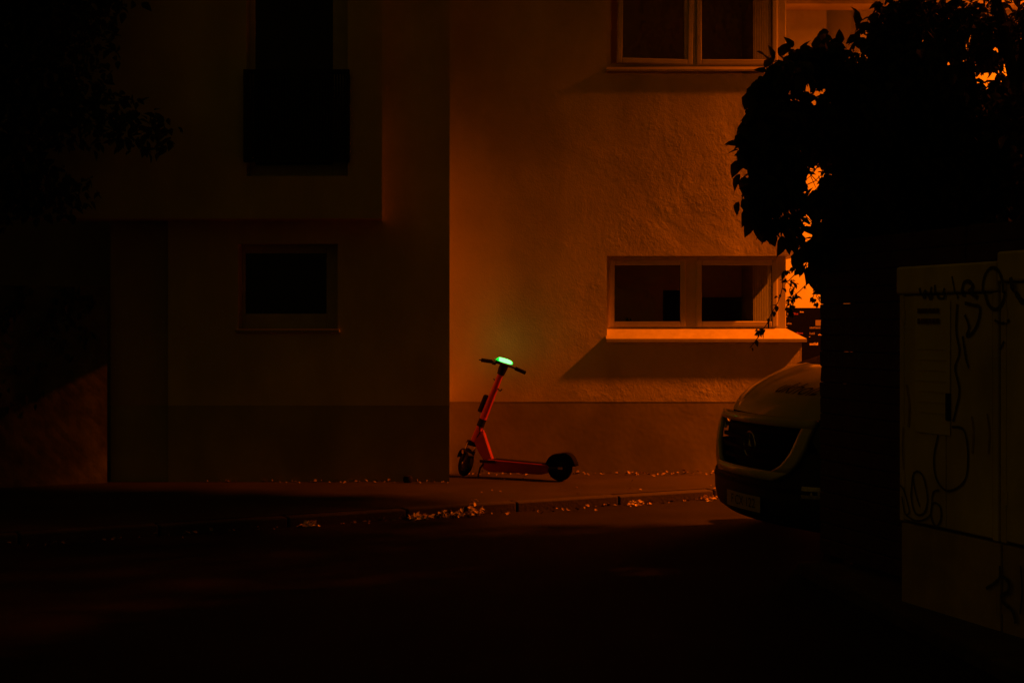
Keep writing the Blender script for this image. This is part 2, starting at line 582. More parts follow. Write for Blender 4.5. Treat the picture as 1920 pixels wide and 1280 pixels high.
ptk = empty('potted_plant', (P(1180, 0, 14.5).x, 14.45, Z1 + 0.06))
tag(ptk, 'small dark potted plant on the inner sill of the lower left pane', 'plant')
pot.build('pot', M['black'], ptk)
lv = MB()
for i in range(16):
    an = random.uniform(0, 6.28)
    o_ = Vector((ptk.location.x, 14.45, Z1 + 0.12))
    d_ = Vector((math.cos(an) * 0.6, math.sin(an) * 0.4, random.uniform(0.4, 1.2))).normalized() * random.uniform(0.05, 0.11)
    s_ = Vector((-math.sin(an), math.cos(an), 0)) * 0.012
    lv.add([o_, o_ + d_ * 0.6 + s_, o_ + d_, o_ + d_ * 0.6 - s_], [(0, 1, 2, 3)])
lv.build('foliage', M['leaf'], ptk)

# ------------------------------------------------------------------ near house block with bay
YBK = 13.42
XBL = -3.80
XBR = -0.589
XST = -3.245
block = empty('dark_house', (-2.2, YBK, 0))
tag(block, 'dark rendered house block with projecting upper bay left of the lit wall', 'house')
wz0, wz1 = 1.44, 2.245
wx0, wx1 = -2.583, -1.645
wb = MB()
wb.box(XST, wx0, YBK, 19, 0.72, 9.0)
wb.prism([(wx1, YBK), (XBR, YBK), (XBR - .30, 19), (wx1, 19)], 0.72, 9.0, axis='z')
wb.box(wx0, wx1, YBK, 19, 0.72, wz0)
wb.box(wx0, wx1, YBK, 19, wz1, 9.0)
wb.box(wx0, wx1, YBK + 0.6, 19, wz0, wz1)
wb.build('wall', M['wall_near'], block)
MB().prism([(XST, YBK + .004), (XBR - .002, YBK + .004), (XBR - .302, 19), (XST, 19)], -0.15, 0.72, axis='z').build('plinth', M['plinth_near'], block)
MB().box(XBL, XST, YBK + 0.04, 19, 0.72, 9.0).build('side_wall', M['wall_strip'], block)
MB().box(XBL, XST, YBK + 0.045, 19, -0.15, 0.72).build('side_plinth', M['plinth_near'], block)
# lower window
wr = empty('window', (wx0, YBK, wz0))
wr.parent = block
wr.matrix_parent_inverse = block.matrix_world.inverted()
fy = YBK + 0.20
gx0, gx1, gz0, gz1 = P(460, 0, fy).x, P(612, 0, fy).x, P(0, 588, fy).z, P(0, 475, fy).z
fr = MB()
fr.box(wx0, gx0, fy, fy + 0.08, wz0, wz1)
fr.box(gx1, wx1, fy, fy + 0.08, wz0, wz1)
fr.box(gx0, gx1, fy, fy + 0.08, gz1, wz1)
fr.box(gx0, gx1, fy, fy + 0.08, wz0, gz0)
fr.build('frame', M['upvc_grey'], wr, bevel=0.006)
MB().box(gx0, gx1, fy + 0.03, fy + 0.04, gz0, gz1).build('pane', M['glass_dark'], wr)
MB().box(wx0 - 0.02, wx1 + 0.02, YBK - 0.035, YBK + 0.20, wz0 - 0.03, wz0 - 0.001).build('sill', M['plinth_near'], wr, bevel=0.004)
# bay
YBAY = 13.13
bx1 = P(716, 0, YBAY).x
bz = 2.46
ox0, ox1, oz = P(462, 0, YBAY).x, P(652, 0, YBAY).x, P(0, 330, YBAY).z
bb = MB()
bb.box(XBL - 0.8, ox0, YBAY, YBK - 0.002, bz, 9.0)
bb.prism([(ox1, YBAY), (bx1, YBAY), (bx1 - .028, YBK - .002), (ox1, YBK - .002)], bz, 9.0, axis='z')
bb.box(ox0, ox1, YBAY, YBK - 0.002, bz, oz)
bb.build('bay', M['wall_near'], block)
dw = empty('balcony_window', (ox0, YBAY, oz))
dw.parent = block
dw.matrix_parent_inverse = block.matrix_world.inverted()
px0, px1 = P(480, 0, YBAY + 0.2).x, P(625, 0, YBAY + 0.2).x
fr = MB()
fr.box(ox0, px0, YBAY + 0.16, YBAY + 0.24, oz, 6.4)
fr.box(px1, ox1, YBAY + 0.16, YBAY + 0.24, oz, 6.4)
fr.box(px0, px1, YBAY + 0.16, YBAY + 0.24, oz, oz + 0.12)
fr.build('frame', M['upvc_grey'], dw, bevel=0.006)
MB().box(px0, px1, YBAY + 0.19, YBAY + 0.20, oz + 0.12, 6.4).build('pane', M['glass_dark'], dw)
rl = empty('balcony_railing', (ox0, YBAY, oz))
tag(rl, 'black balcony railing across the upper window of the dark house', 'railing')
rx0, rx1 = P(457, 0, YBAY - 0.06).x, P(655, 0, YBAY - 0.06).x
rz0, rz1 = P(0, 304, YBAY - 0.06).z, P(0, 131, YBAY - 0.06).z
fr = MB()
fr.box(rx0, rx1, YBAY - 0.08, YBAY - 0.04, rz1 - 0.04, rz1)
fr.box(rx0, rx1, YBAY - 0.08, YBAY - 0.04, rz0, rz0 + 0.03)
fr.box(rx0, rx0 + 0.03, YBAY - 0.08, YBAY - 0.001, rz0 + 0.03, rz1 - 0.04)
fr.box(rx1 - 0.03, rx1, YBAY - 0.08, YBAY - 0.001, rz0 + 0.03, rz1 - 0.04)
fr.build('rail_frame', M['metal_black'], rl)
b0 = None
nb = 34
for i in range(nb):
    x = rx0 + 0.045 + (rx1 - rx0 - 0.09) * i / (nb - 1)
    if b0 is None:
        b0 = MB().box(-0.009, 0.009, -0.012, 0.012, rz0 + 0.03, rz1 - 0.04).build('bar', M['metal_black'])
        o = b0
    else:
        o = b0.copy()
        col.objects.link(o)
    o.parent = rl
    o.matrix_parent_inverse = rl.matrix_world.inverted()
    o.location = (x, YBAY - 0.06, 0)
MB().box(XBL - 1, XBR, YBAY - 0.2, 19.2, 9.0, 9.2).build('roof', M['roof'], block)
# small dark scuff object at foot of wall
cl = MB()
cl.lathe([(0.0, 0), (0.03, 0.004), (0.036, 0.03), (0.03, 0.06), (0.0, 0.066)], Matrix.Translation((P(765, 0, 13.36).x, 13.36, 0)) @ Matrix.Diagonal((1.3, 0.8, 1, 1)), 12)
tag(cl.build('dark_bag', M['black'], smooth=True), 'small crumpled black bag at the foot of the dark wall', 'bag')

# ------------------------------------------------------------------ courtyard building behind
YC = 17.0
cw = empty('courtyard_house', (6, YC, 0))
tag(cw, 'brightly lit pale house wall behind the tree and the black sign', 'house')
x1, x2 = P(1550, 0, YC).x, P(1612, 0, YC).x
wb = MB()
wb.box(XR + 0.002, x1, YC, 20, -0.15, 8.0)
wb.box(x1, x2, YC + 0.42, 20, -0.15, 8.0)
wb.box(x2, 14, YC, 20, -0.15, 8.0)
wb.build('wall', M['wall_back'], cw)
MB().box(XR + 0.004, 14, YC - 0.35, YC - 0.002, P(0, 9, YC - 0.3).z, P(0, 9, YC - 0.3).z + 0.18).build('balcony_slab', M['wall_near'], cw)
MB().box(XR + 0.004, 14.4, YC - 0.5, 20.4, 8.0, 8.2).build('roof', M['roof'], cw)
MB().box(XBL - 14, XBL - 0.4, 15.5, 19, -0.1, 10).build('sky_blocker', M['wall_strip'])  # added block, keeps the sky glow from showing behind the ivy wall
tag(bpy.data.objects['sky_blocker'], 'added block that hides the night sky beyond the ivy wall', 'house')

# sign board
sg = empty('sign_board', (3.35, 16.3, 0))
tag(sg, 'black company sign board with white and red print beside the lower window', 'sign')
SY = 16.3
sx0, sx1 = 2.96, P(1600, 0, SY).x
sz1 = P(0, 577, SY).z
MB().box(sx0, sx1, SY, SY + 0.04, 0.55, sz1).build('board', M['sign'], sg, bevel=0.004)
for x in (sx0 + 0.06, sx1 - 0.06):
    MB().tube([(x, SY + 0.07, -0.05), (x, SY + 0.07, sz1 - 0.05)], 0.028).build('post', M['pole'], sg)


def mark(px0_, py0_, px1_, py1_, m, nm='print'):
    a_ = P(px0_, py1_, SY)
    b_ = P(px1_, py0_, SY)
    # a word-like run of small letters
    n_ = max(1, int((px1_ - px0_) / 2.2))
    mb = MB()
    for i in range(n_):
        xa_ = a_.x + (b_.x - a_.x) * i / n_
        wd = (b_.x - a_.x) / n_ * random.uniform(0.55, 0.9)
        hh = random.choice((1.0, 0.7, 0.7, 0.85))
        mb.box(xa_, xa_ + wd, SY - 0.004, SY - 0.001, a_.z, a_.z + (b_.z - a_.z) * hh)
    mb.build(nm, m, sg)


mark(1476, 586, 1482, 590, M['sign_white'])
mark(1482, 586, 1497, 590, M['sign_red'])
mark(1500, 583.5, 1508, 586, M['upvc_grey'])
mark(1475, 604.5, 1485, 608, M['sign_white'])
mark(1475, 623, 1484, 626.5, M['sign_white'])
mark(1484, 622, 1489, 628, M['sign_red'])
mark(1492, 622.5, 1506, 626, M['sign_red'])
mark(1518, 612, 1541, 616, M['sign_white'])
mark(1518, 623, 1528, 627, M['sign_white'])
mark(1534, 626, 1541, 628.5, M['upvc_grey'])
mark(1518, 642, 1534, 647, M['upvc_grey'])
lg = MB()
a_, b_ = P(1529, 610.5, SY), P(1539, 600, SY)
lg.box(a_.x, b_.x, SY - 0.004, SY - 0.001, a_.z, b_.z)
lg.build('logo_square', M['sign_white'], sg)
for (hx, hy) in ((1474, 594), (1474, 613), (1473, 632), (1517, 632)):
    p = P(hx, hy, SY)
    MB().box(p.x, p.x + 0.012, SY - 0.004, SY - 0.001, p.z, p.z + 0.008).build('print', M['upvc_grey'], sg)

# street lamp (outside the frame, its light falls on the house)
lp = empty('street_lamp', (LAMP[0] + 0.35, LAMP[1] + 1.3, 0))
tag(lp, 'sodium street lamp on a tall steel pole in the courtyard', 'street lamp')
px_, py_ = LAMP[0] + 0.35, LAMP[1] + 1.3
MB().tube([(px_, py_, -0.1), (px_, py_, 4), (px_, py_, 7.1), (px_ - 0.1, py_ - 0.4, 7.5), (LAMP[0], LAMP[1] + 0.1, 7.55)], [0.08, 0.07, 0.055, 0.045, 0.04], 12).build('pole', M['pole'], lp, smooth=True)
MB().box(LAMP[0] - 0.13, LAMP[0] + 0.13, LAMP[1] - 0.3, LAMP[1] + 0.3, 7.45, 7.58).build('lamp_head', M['pole'], lp, bevel=0.04)


# ------------------------------------------------------------------ foliage tools
LEAF_V = np.array([(0, 0, 0), (-.20, .14, .07), (-.33, .42, .10), (-.20, .76, .02), (0, 1.08, -.14), (.20, .76, .02), (.33, .42, .10), (.20, .14, .07), (0, .5, -.01)])
LEAF_F = np.array([(0, 8, 2, 1), (8, 4, 3, 2), (0, 7, 6, 8), (8, 6, 5, 4)])


def leaf_cloud(name, pts, size, m, parent=None, droop=0.6, shape=None):
    pts = np.asarray(pts, float)
    n = len(pts)
    V = LEAF_V if shape is None else shape
    sz = rng.uniform(size[0], size[1], n)
    yaw = rng.uniform(0, 2 * np.pi, n)
    pit = rng.normal(-droop, 0.55, n)
    rol = rng.normal(0, 0.6, n)
    v = np.repeat(V[None], n, 0) * sz[:, None, None]
    c, s = np.cos(rol)[:, None], np.sin(rol)[:, None]
    x, y, z = v[..., 0].copy(), v[..., 1].copy(), v[..., 2].copy()
    x, z = c * x + s * z, -s * x + c * z
    c, s = np.cos(pit)[:, None], np.sin(pit)[:, None]
    y, z = c * y - s * z, s * y + c * z
    c, s = np.cos(yaw)[:, None], np.sin(yaw)[:, None]
    x, y = c * x - s * y, s * x + c * y
    v = np.stack([x, y, z], -1) + pts[:, None]
    f = (LEAF_F[None] + (np.arange(n) * len(V))[:, None, None]).reshape(-1, 4)
    me = bpy.data.meshes.new(name)
    me.from_pydata(v.reshape(-1, 3).tolist(), [], f.tolist())
    me.materials.append(m)
    o = bpy.data.objects.new(name, me)
    col.objects.link(o)
    if parent is not None:
        o.parent = parent
        o.matrix_parent_inverse = parent.matrix_world.inverted()
    return o


def blob_points(blobs):
    out = []
    for (c, r, n) in blobs:
        d = rng.normal(size=(n, 3))
        d /= np.linalg.norm(d, axis=1)[:, None]
        rad = rng.uniform(0, 1, n) ** (1 / 2.4)
        out.append(np.array(c) + d * rad[:, None] * np.array(r))
    return np.concatenate(out)


def PB(px, py, D, rx, rz, ry, n):
    """a leaf clump: centre given by photo pixel and distance, radii in pixels across/up and metres deep"""
    c = P(px, py, D)
    return (tuple(c), (rx * D / F, ry, rz * D / F), n)


# the big tree on the right
tree = empty('broadleaf_tree', (3.6, 9.9, 0))
tag(tree, 'big dark broadleaf tree hanging over the fence and parked van', 'tree')
tr = MB()
tr.tube([(3.6, 9.95, -0.1), (3.55, 9.9, 1.0), (3.6, 9.8, 2.0), (3.5, 9.6, 3.2), (3.7, 9.5, 4.6), (3.6, 9.4, 6.0)], [0.17, 0.14, 0.12, 0.1, 0.07, 0.03], 12)
tr.build('trunk', M['bark'], tree, smooth=True)
lm = MB()
for tgt, r0 in (((2.6, 9.3, 3.0), .05), ((1.75, 8.9, 2.75), .04), ((3.0, 9.2, 4.2), .05), ((2.4, 8.6, 3.6), .04), ((4.8, 10.2, 4.6), .06), ((2.1, 9.0, 2.2), .03), ((2.6, 10.6, 3.6), .04), ((4.4, 9.4, 5.4), .05)):
    s0 = Vector((3.55, 9.7, random.uniform(1.8, 3.0)))
    t_ = Vector(tgt)
    mid = (s0 + t_) / 2 + Vector((random.uniform(-.1, .1), random.uniform(-.1, .1), 0.15))
    lm.tube([s0, mid, t_], [r0, r0 * 0.7, r0 * 0.25], 8)
lm.build('limb', M['bark'], tree, smooth=True)
B = []
# outline clumps, left lobe
B += [PB(1470, 150, 8.6, 38, 36, .35, 260), PB(1430, 165, 8.7, 24, 20, .25, 90), PB(1500, 112, 8.8, 26, 22, .25, 110),
      PB(1540, 120, 8.9, 44, 42, .35, 260), PB(1588, 150, 9.0, 34, 40, .3, 200), PB(1440, 230, 8.6, 44, 44, .35, 300),
      PB(1412, 270, 8.5, 26, 42, .3, 150), PB(1500, 230, 8.8, 60, 60, .45, 500), PB(1460, 300, 8.6, 50, 40, .3, 260),
      PB(1424, 345, 8.5, 26, 26, .22, 90), PB(1430, 385, 8.5, 34, 30, .25, 120), PB(1455, 420, 8.5, 26, 22, .2, 70),
      PB(1470, 370, 8.7, 32, 28, .25, 110), PB(1490, 425, 8.7, 20, 18, .2, 45), PB(1490, 330, 8.7, 22, 26, .2, 60),
      PB(1530, 372, 8.8, 24, 18, .2, 70), PB(1545, 265, 8.9, 40, 34, .35, 200)]
# solid mass
B += [PB(1600, 230, 9.3, 70, 90, .8, 1200), PB(1600, 370, 9.3, 58, 85, .7, 1100), PB(1690, 180, 9.6, 110, 120, 1.0, 2600),
      PB(1690, 360, 9.6, 120, 130, 1.0, 2800), PB(1810, 280, 9.6, 130, 110, 1.0, 2600), PB(1860, 400, 9.4, 120, 110, .9, 2200),
      PB(1640, 470, 9.3, 95, 70, .6, 1300), PB(1760, 470, 9.3, 120, 70, .7, 1600), PB(1570, 470, 9.2, 60, 48, .4, 520),
      PB(1568, 520, 9.1, 28, 42, .3, 220), PB(1530, 470, 9.0, 26, 26, .22, 110), PB(1590, 430, 9.2, 50, 40, .5, 400)]
# top right, thinner
B += [PB(1680, 40, 9.4, 46, 60, .5, 330), PB(1740, 40, 9.6, 70, 80, .7, 620), PB(1800, 90, 9.8, 60, 70, .6, 300),
      PB(1860, 40, 9.8, 60, 70, .6, 190), PB(1890, 180, 9.8, 40, 60, .5, 200), PB(1868, 95, 9.9, 30, 34, .4, 130), PB(1905, 60, 9.9, 26, 40, .4, 90), PB(1840, 190, 9.6, 40, 40, .5, 200),
      PB(1655, 90, 9.3, 22, 40, .25, 90), PB(1612, 75, 9.2, 8, 46, .08, 26), PB(1576, 92, 9.1, 6, 18, .06, 10), PB(1545, 82, 9.0, 7, 16, .06, 10)]
# crown above and behind, with unseen clumps added to shade van, road, left wall
B += [((3.0, 9.8, 4.9), (1.1, 1.0, .8), 1200), ((5.5, 10.2, 4.4), (1.3, 1.2, 1.4), 3000), ((5.0, 9.4, 2.7), (1.6, 1.6, 1.3), 3200),
      ((4.3, 10.7, 2.65), (1.0, .75, .85), 1700), ((6.2, 10.2, 3.4), (1.4, 1.3, 1.8), 2600), ((4.2, 8.2, 2.9), (1.4, 1.2, 1.1), 1800),
      ((5.4, 11.0, 5.2), (1.3, 0.9, 1.2), 1800), ((3.4, 9.2, 5.8), (1.2, 1.1, .8), 900),
      ((4.7, 12.72, 5.28), (.9, .48, .52), 1200), ((4.6, 11.9, 4.6), (.9, .5, .55), 800), ((3.3, 11.2, 3.0), (.55, .5, .55), 700), ((4.8, 11.75, 3.75), (.65, .5, .62), 1700), ((3.7, 11.2, 2.35), (.6, .45, .45), 900),
      ((5.0, 13.0, 5.45), (.5, .24, .4), 700), ((4.75, 12.1, 4.2), (.5, .35, .5), 600),
      ((5.1, 13.14, 5.8), (.5, .19, .34), 1700)]
cr_ = leaf_cloud('crown', blob_points(B), (0.055, 0.10), M['leaf'], tree)
cr_['kind'] = 'stuff'
# larger single leaves hanging along the edge of the left lobe
lf0 = None
edge = [(1412, 158), (1408, 172), (1402, 210), (1396, 235), (1392, 262), (1388, 290), (1385, 300), (1397, 330), (1388, 326), (1386, 378), (1392, 372), (1400, 390), (1412, 396),
        (1418, 418), (1430, 424), (1440, 432), (1445, 424), (1468, 442), (1474, 450), (1482, 440), (1496, 438), (1424, 150), (1450, 112), (1462, 106), (1480, 96), (1486, 90), (1504, 96),
        (1530, 92), (1545, 82), (1560, 104), (1572, 84), (1590, 110), (1598, 124), (1545, 75), (1612, 36), (1614, 60), (1609, 84), (1618, 100), (1612, 118), (1606, 48), (1434, 128), (1440, 112),
        (1528, 420), (1500, 470), (1494, 480), (1502, 492), (1512, 500), (1524, 508), (1536, 520), (1478, 318), (1460, 350), (1455, 338), (1516, 366), (1522, 384), (1508, 388), (1490, 398),
        (1400, 285), (1404, 250), (1416, 185), (1408, 340), (1402, 360), (1425, 360), (1410, 406)]
for i, (ex, ey) in enumerate(edge):
    p = P(ex, ey, 8.45 + random.uniform(-.1, .35))
    if lf0 is None:
        mb = MB()
        mb.add([tuple(q) for q in LEAF_V.tolist()], [tuple(q) for q in LEAF_F.tolist()])
        lf0 = mb.build('leaf', M['leaf'])
        o = lf0
    else:
        o = lf0.copy()
        col.objects.link(o)
    o.parent = tree
    o.matrix_parent_inverse = tree.matrix_world.inverted()
    s = random.uniform(0.085, 0.125)
    up = ey < 130
    o.location = p
    o.scale = (s, s, s)
    o.rotation_euler = (R(random.uniform(40, 95) if up else random.uniform(-125, -65)), R(random.uniform(-25, 25)), R(random.uniform(-60, 60)))
# fine twigs seen against the lit wall
tw = MB()
def twig(p0, p1, D, r=0.0035, sag=0.02):
    a_, b_ = P(p0[0], p0[1], D), P(p1[0], p1[1], D + random.uniform(-.1, .1))
    m_ = (a_ + b_) / 2 + Vector((0, 0, -sag))
    tw.tube([a_, m_, b_], [r, r * .8, r * .5], 5)
for a_, b_ in (((1500, 335), (1550, 295)), ((1505, 350), (1550, 318)), ((1512, 300), (1530, 352)), ((1540, 300), (1508, 340)), ((1515, 322), (1548, 345)),
               ((1525, 360), (1548, 325)), ((1505, 400), (1545, 425)), ((1520, 385), (1530, 430)), ((1515, 420), (1548, 390)), ((1535, 330), (1545, 350)), ((1500, 318), (1548, 308))):
    twig(a_, b_, 8.9)
tag(tw.build('twig', M['bark'], tree), kind='stuff')

# hanging climber with small leaves before the window corner
vine = empty('climbing_vine', P(1545, 480, 9.2))
tag(vine, 'thin creeper with small leaves dangling from the tree before the lower window', 'vine')
vn = MB()
pts_ = []
def strand(pl, D, dens=1.0, r=0.0028):
    w_ = [P(x, y, D) for x, y in pl]
    vn.tube(w_, r, 5)
    for i in range(len(w_) - 1):
        n_ = max(1, int((w_[i + 1] - w_[i]).length / 0.012 * dens))
        for k in range(n_):
            pts_.append(tuple(w_[i].lerp(w_[i + 1], random.random()) + Vector([random.gauss(0, 0.008) for _ in range(3)])))
strand([(1515, 490), (1492, 500), (1475, 510), (1466, 522), (1468, 535), (1464, 552), (1458, 568), (1448, 585), (1440, 604), (1428, 622), (1416, 640), (1406, 652)], 9.0, 0.55)
strand([(1500, 470), (1490, 500), (1478, 512), (1468, 520)], 9.0, 0.9)
strand([(1512, 495), (1490, 515), (1478, 527)], 9.0, .6)
strand([(1475, 528), (1488, 540), (1486, 560), (1480, 580), (1488, 590)], 9.05, 1.0)
strand([(1470, 510), (1485, 506), (1492, 495), (1500, 520)], 9.05, 1.0)
strand([(1482, 560), (1500, 545), (1512, 533), (1524, 528), (1535, 520)], 9.1, .5)
strand([(1540, 505), (1526, 545), (1524, 562), (1530, 572)], 9.1, .8)
strand([(1545, 540), (1530, 555), (1540, 568)], 9.1, .8)
strand([(1480, 525), (1492, 532), (1488, 545)], 9.1, .9)
vn.build('stem', M['bark'], vine)
for _ in range(30):
    pts_.append(tuple(P(random.gauss(1482, 4), random.uniform(558, 590), 9.05)))
for _ in range(14):
    pts_.append(tuple(P(random.gauss(1427, 3), random.gauss(622, 3), 9.0)))
lvs = leaf_cloud('foliage', pts_, (0.022, 0.044), M['leaf'], vine)
lvs['kind'] = 'stuff'

# ------------------------------------------------------------------ slatted fence
fence = empty('slat_fence', (2.4, 7.6, 0))
tag(fence, 'dark stained slatted wooden fence between graffiti cabinet and parked van', 'fence')
f0 = Vector((1.967, 9.0, 0))
fd = Vector((.29, -.957, 0)).normalized()
fang = math.atan2(fd.y, fd.x)
pst = None
for i in range(4):
    p = f0 + fd * (0.05 + i * 1.55)
    if pst is None:
        pst = MB().box(-0.05, 0.05, 0.0, 0.09, -0.1, 2.02).build('post', M['wood'], bevel=0.006)
        o = pst
    else:
        o = pst.copy()
        col.objects.link(o)
    o.parent = fence
    o.matrix_parent_inverse = fence.matrix_world.inverted()
    o.location = (p.x, p.y, 0)
    o.rotation_euler = (0, 0, fang)
sl = None
for i in range(3):
    for k in range(20):
        p = f0 + fd * (0.0 + i * 1.55)
        if sl is None:
            sl = MB().box(0.0, 1.545, -0.022, -0.002, 0.0, 0.0968).build('slat', M['wood'], bevel=0.009)
            o = sl
        else:
            o = sl.copy()
            col.objects.link(o)
        o.parent = fence
        o.matrix_parent_inverse = fence.matrix_world.inverted()
        o.location = (p.x, p.y, 0.05 + k * 0.098 + random.uniform(-.0005, .0005))
        o.rotation_euler = (R(random.uniform(-4, 4)), R(random.uniform(-.02, .02)), fang)
# hedge behind the fence; first clumps added to block light between slats
hedge = leaf_cloud('hedge', blob_points([((2.36, 8.75, 1.05), (.17, .36, 1.2), 3000), ((2.32, 8.78, 1.62), (.19, .42, .42), 1800)] + [((2.50 + .27 * k, 8.85 - .85 * k + .2, 1.0), (.34, .65, 1.15), 3600) for k in range(4)]), (0.045, 0.085), M['leaf'])
tag(hedge, 'dense dark hedge growing behind the slatted fence', 'hedge')

# ------------------------------------------------------------------ utility cabinets
c0 = Vector((2.087, 7.69, 0))
cd = Vector((.34, -.94, 0)).normalized()
cn = Vector((cd.y, -cd.x, 0))            # face normal towards the street
if cn.x > 0:
    cn = -cn
cang = math.atan2(cd.y, cd.x)


def face_uv(px, py):
    """point on the cabinet face plane for a photograph pixel, as (along, height)"""
    k = (px - 960) / F
    t = (k * c0.y - c0.x) / (cd.x - k * cd.y)
    D = c0.y + cd.y * t
    return t, CAMZ + (HOR - py) / F * D


def cabinet(t0, width, h, label):
    p = c0 + cd * t0
    root = empty('utility_cabinet', (p.x, p.y, 0), cang)
    tag(root, label, 'utility cabinet', 'graffiti-covered street cabinets')
    # local: +x along the face, +y away from the street
    def bl(mb, name, m, bev=0.006):
        o = mb.build(name, m, bevel=bev)
        o.parent = root
        return o
    bl(MB().box(0.012, width - 0.006, 0.012, 0.36, -0.1, 0.425), 'base', M['cabinet_base'], 0.008)
    bl(MB().box(0.012, 0.05, 0.0, 0.36, 0.435, h - 0.15).box(width - 0.044, width - 0.006, 0.0, 0.36, 0.435, h - 0.15).box(0.05, width - 0.044, 0.03, 0.36, 0.435, h - 0.15), 'body', M['cabinet'])
    mid = width * 0.5
    bl(MB().box(0.053, mid - 0.003, 0.002, 0.03, 0.445, h - 0.158), 'door', M['cabinet'], 0.005)
    bl(MB().box(mid + 0.003, width - 0.047, 0.002, 0.03, 0.445, h - 0.158), 'door', M['cabinet'], 0.005)
    bl(MB().box(0.0, width, -0.014, 0.38, h - 0.147, h), 'lid', M['cabinet'], 0.012)
    hd = MB().box(mid + 0.02, mid + 0.045, -0.018, 0.002, 1.0, 1.14)
    bl(hd, 'handle', M['black'], 0.004)
    for zz in (0.62, 1.5):
        bl(MB().tube([(0.058, -0.004, zz), (0.058, -0.004, zz + 0.07)], 0.008, 8), 'hinge', M['cabinet'], 0)
    return root


cab1 = cabinet(0.0, 0.82, 1.80, 'grey utility cabinet with a faded poster and tags, beside the fence')
cab2 = cabinet(0.823, 0.9, 1.845, 'taller grey utility cabinet at the right picture edge, cut off by it')


def spray(pts, wpx, m=None, closed=False, cab=None, nm='graffiti'):
    """painted line on the cabinet face, 2 mm proud"""
    m = m or M['spray']
    uv = [Vector(face_uv(*p)) for p in pts]
    # smooth by Catmull-Rom
    out = []
    n = len(uv)
    for i in range(n - (0 if closed else 1)):
        p0, p1, p2, p3 = (uv[(i - 1) % n] if closed or i else uv[0]), uv[i], uv[(i + 1) % n], (uv[(i + 2) % n] if closed or i + 2 < n else uv[-1])
        for k in range(6):
            t = k / 6
            out.append(0.5 * ((2 * p1) + (-p0 + p2) * t + (2 * p0 - 5 * p1 + 4 * p2 - p3) * t * t + (-p0 + 3 * p1 - 3 * p2 + p3) * t ** 3))
    out.append(uv[0] if closed else uv[-1])
    wd = wpx / 350.0
    L_, R_ = [], []
    for i, p in enumerate(out):
        d = (out[min(i + 1, len(out) - 1)] - out[max(i - 1, 0)])
        d = d.normalized() if d.length > 1e-6 else Vector((1, 0))
        nn = Vector((-d.y, d.x)) * wd * 0.5 * random.uniform(0.8, 1.15)
        for lst, s in ((L_, 1), (R_, -1)):
            q = p + nn * s
            off = 0.0165 if q.y > 1.648 else 0.004
            w3 = c0 + cd * q.x + cn * off
            lst.append((w3.x, w3.y, q.y))
    mb = MB().grid([L_, R_])
    return mb.build(nm, m, cab or cab1)


# poster with two dark header bars
a0, z0_ = face_uv(1718, 810)
a1, z1_ = face_uv(1783, 563)
z0_, z1_ = 0.925, 1.617
pp = lambda t, z, off: tuple(c0 + cd * t + cn * off + Vector((0, 0, z)))
ps = MB().grid([[pp(a0 + (a1 - a0) * i / 8, z, 0.005 + 0.004 * random.random() * (1 if 0 < i < 8 else .5)) for i in range(9)] for z in (z0_, 1.15, 1.4, z1_)])
poster = tag(ps.build('poster', M['poster']), 'faded paper poster with dark header lines pasted on the utility cabinet', 'poster')
for (ya, yb) in ((578, 587), (597, 607)):
    uva, uvb = face_uv(1724, ya), face_uv(1766, yb)
    zt, zb_ = 1.5 + (HOR - ya) / F * 7.4, 1.5 + (HOR - yb) / F * 7.4
    n_ = 6
    mb = MB()
    for i in range(n_):
        ta = uva[0] + (uvb[0] - uva[0]) * i / n_
        tb = ta + (uvb[0] - uva[0]) / n_ * random.uniform(.7, .95)
        mb.add([pp(ta, zb_, .013), pp(tb, zb_, .013), pp(tb, zt, .013), pp(ta, zt, .013)], [(0, 1, 2, 3)])
    mb.build('print', M['poster_ink'], poster)
mb = MB()
for k in range(7):
    z = 1.36 - k * 0.055
    for i in range(9):
        ta = a0 + 0.025 + i * 0.027
        mb.add([pp(ta, z, .0125), pp(ta + .02, z, .0125), pp(ta + .02, z + .008, .0125), pp(ta, z + .008, .0125)], [(0, 1, 2, 3)])
mb.build('print', M['poster'], poster)

E = lambda cx, cy, rx, ry, rot=0, n=12: [(cx + rx * math.cos(2 * math.pi * i / n) * math.cos(rot) - ry * math.sin(2 * math.pi * i / n) * math.sin(rot),
                                       cy + rx * math.cos(2 * math.pi * i / n) * math.sin(rot) + ry * math.sin(2 * math.pi * i / n) * math.cos(rot)) for i in range(n)]
spray(E(1867, 541, 19, 39), 6.5, closed=True)
spray([(1729, 540), (1734, 558), (1740, 545), (1746, 562), (1752, 538)], 6)
spray([(1758, 534), (1760, 556), (1770, 560), (1776, 540)], 6)
spray([(1790, 518), (1795, 545), (1797, 560)], 4)
spray([(1808, 556), (1812, 532), (1822, 528), (1830, 538), (1822, 548), (1834, 558)], 8)
spray([(1810, 568), (1826, 572), (1838, 576), (1836, 600), (1826, 622), (1814, 630), (1818, 612), (1810, 590)], 6)
spray([(1796, 570), (1794, 620), (1800, 660), (1792, 690), (1800, 730), (1794, 765), (1788, 790)], 5)
spray([(1806, 630), (1812, 670), (1818, 690)], 5)
spray([(1900, 520), (1905, 545), (1912, 558), (1920, 566), (1935, 560)], 10)
spray([(1866, 600), (1880, 606), (1894, 600)], 5)
spray([(1884, 640), (1876, 655)], 5)
spray([(1786, 800), (1808, 806), (1816, 850), (1810, 900), (1780, 920), (1758, 900), (1752, 860), (1760, 815)], 4.2)
spray([(1694, 800), (1693, 840), (1695, 880)], 3, M['spray_red'])
spray([(1680, 905), (1694, 915), (1702, 940), (1706, 960), (1698, 962), (1692, 930)], 3.6)
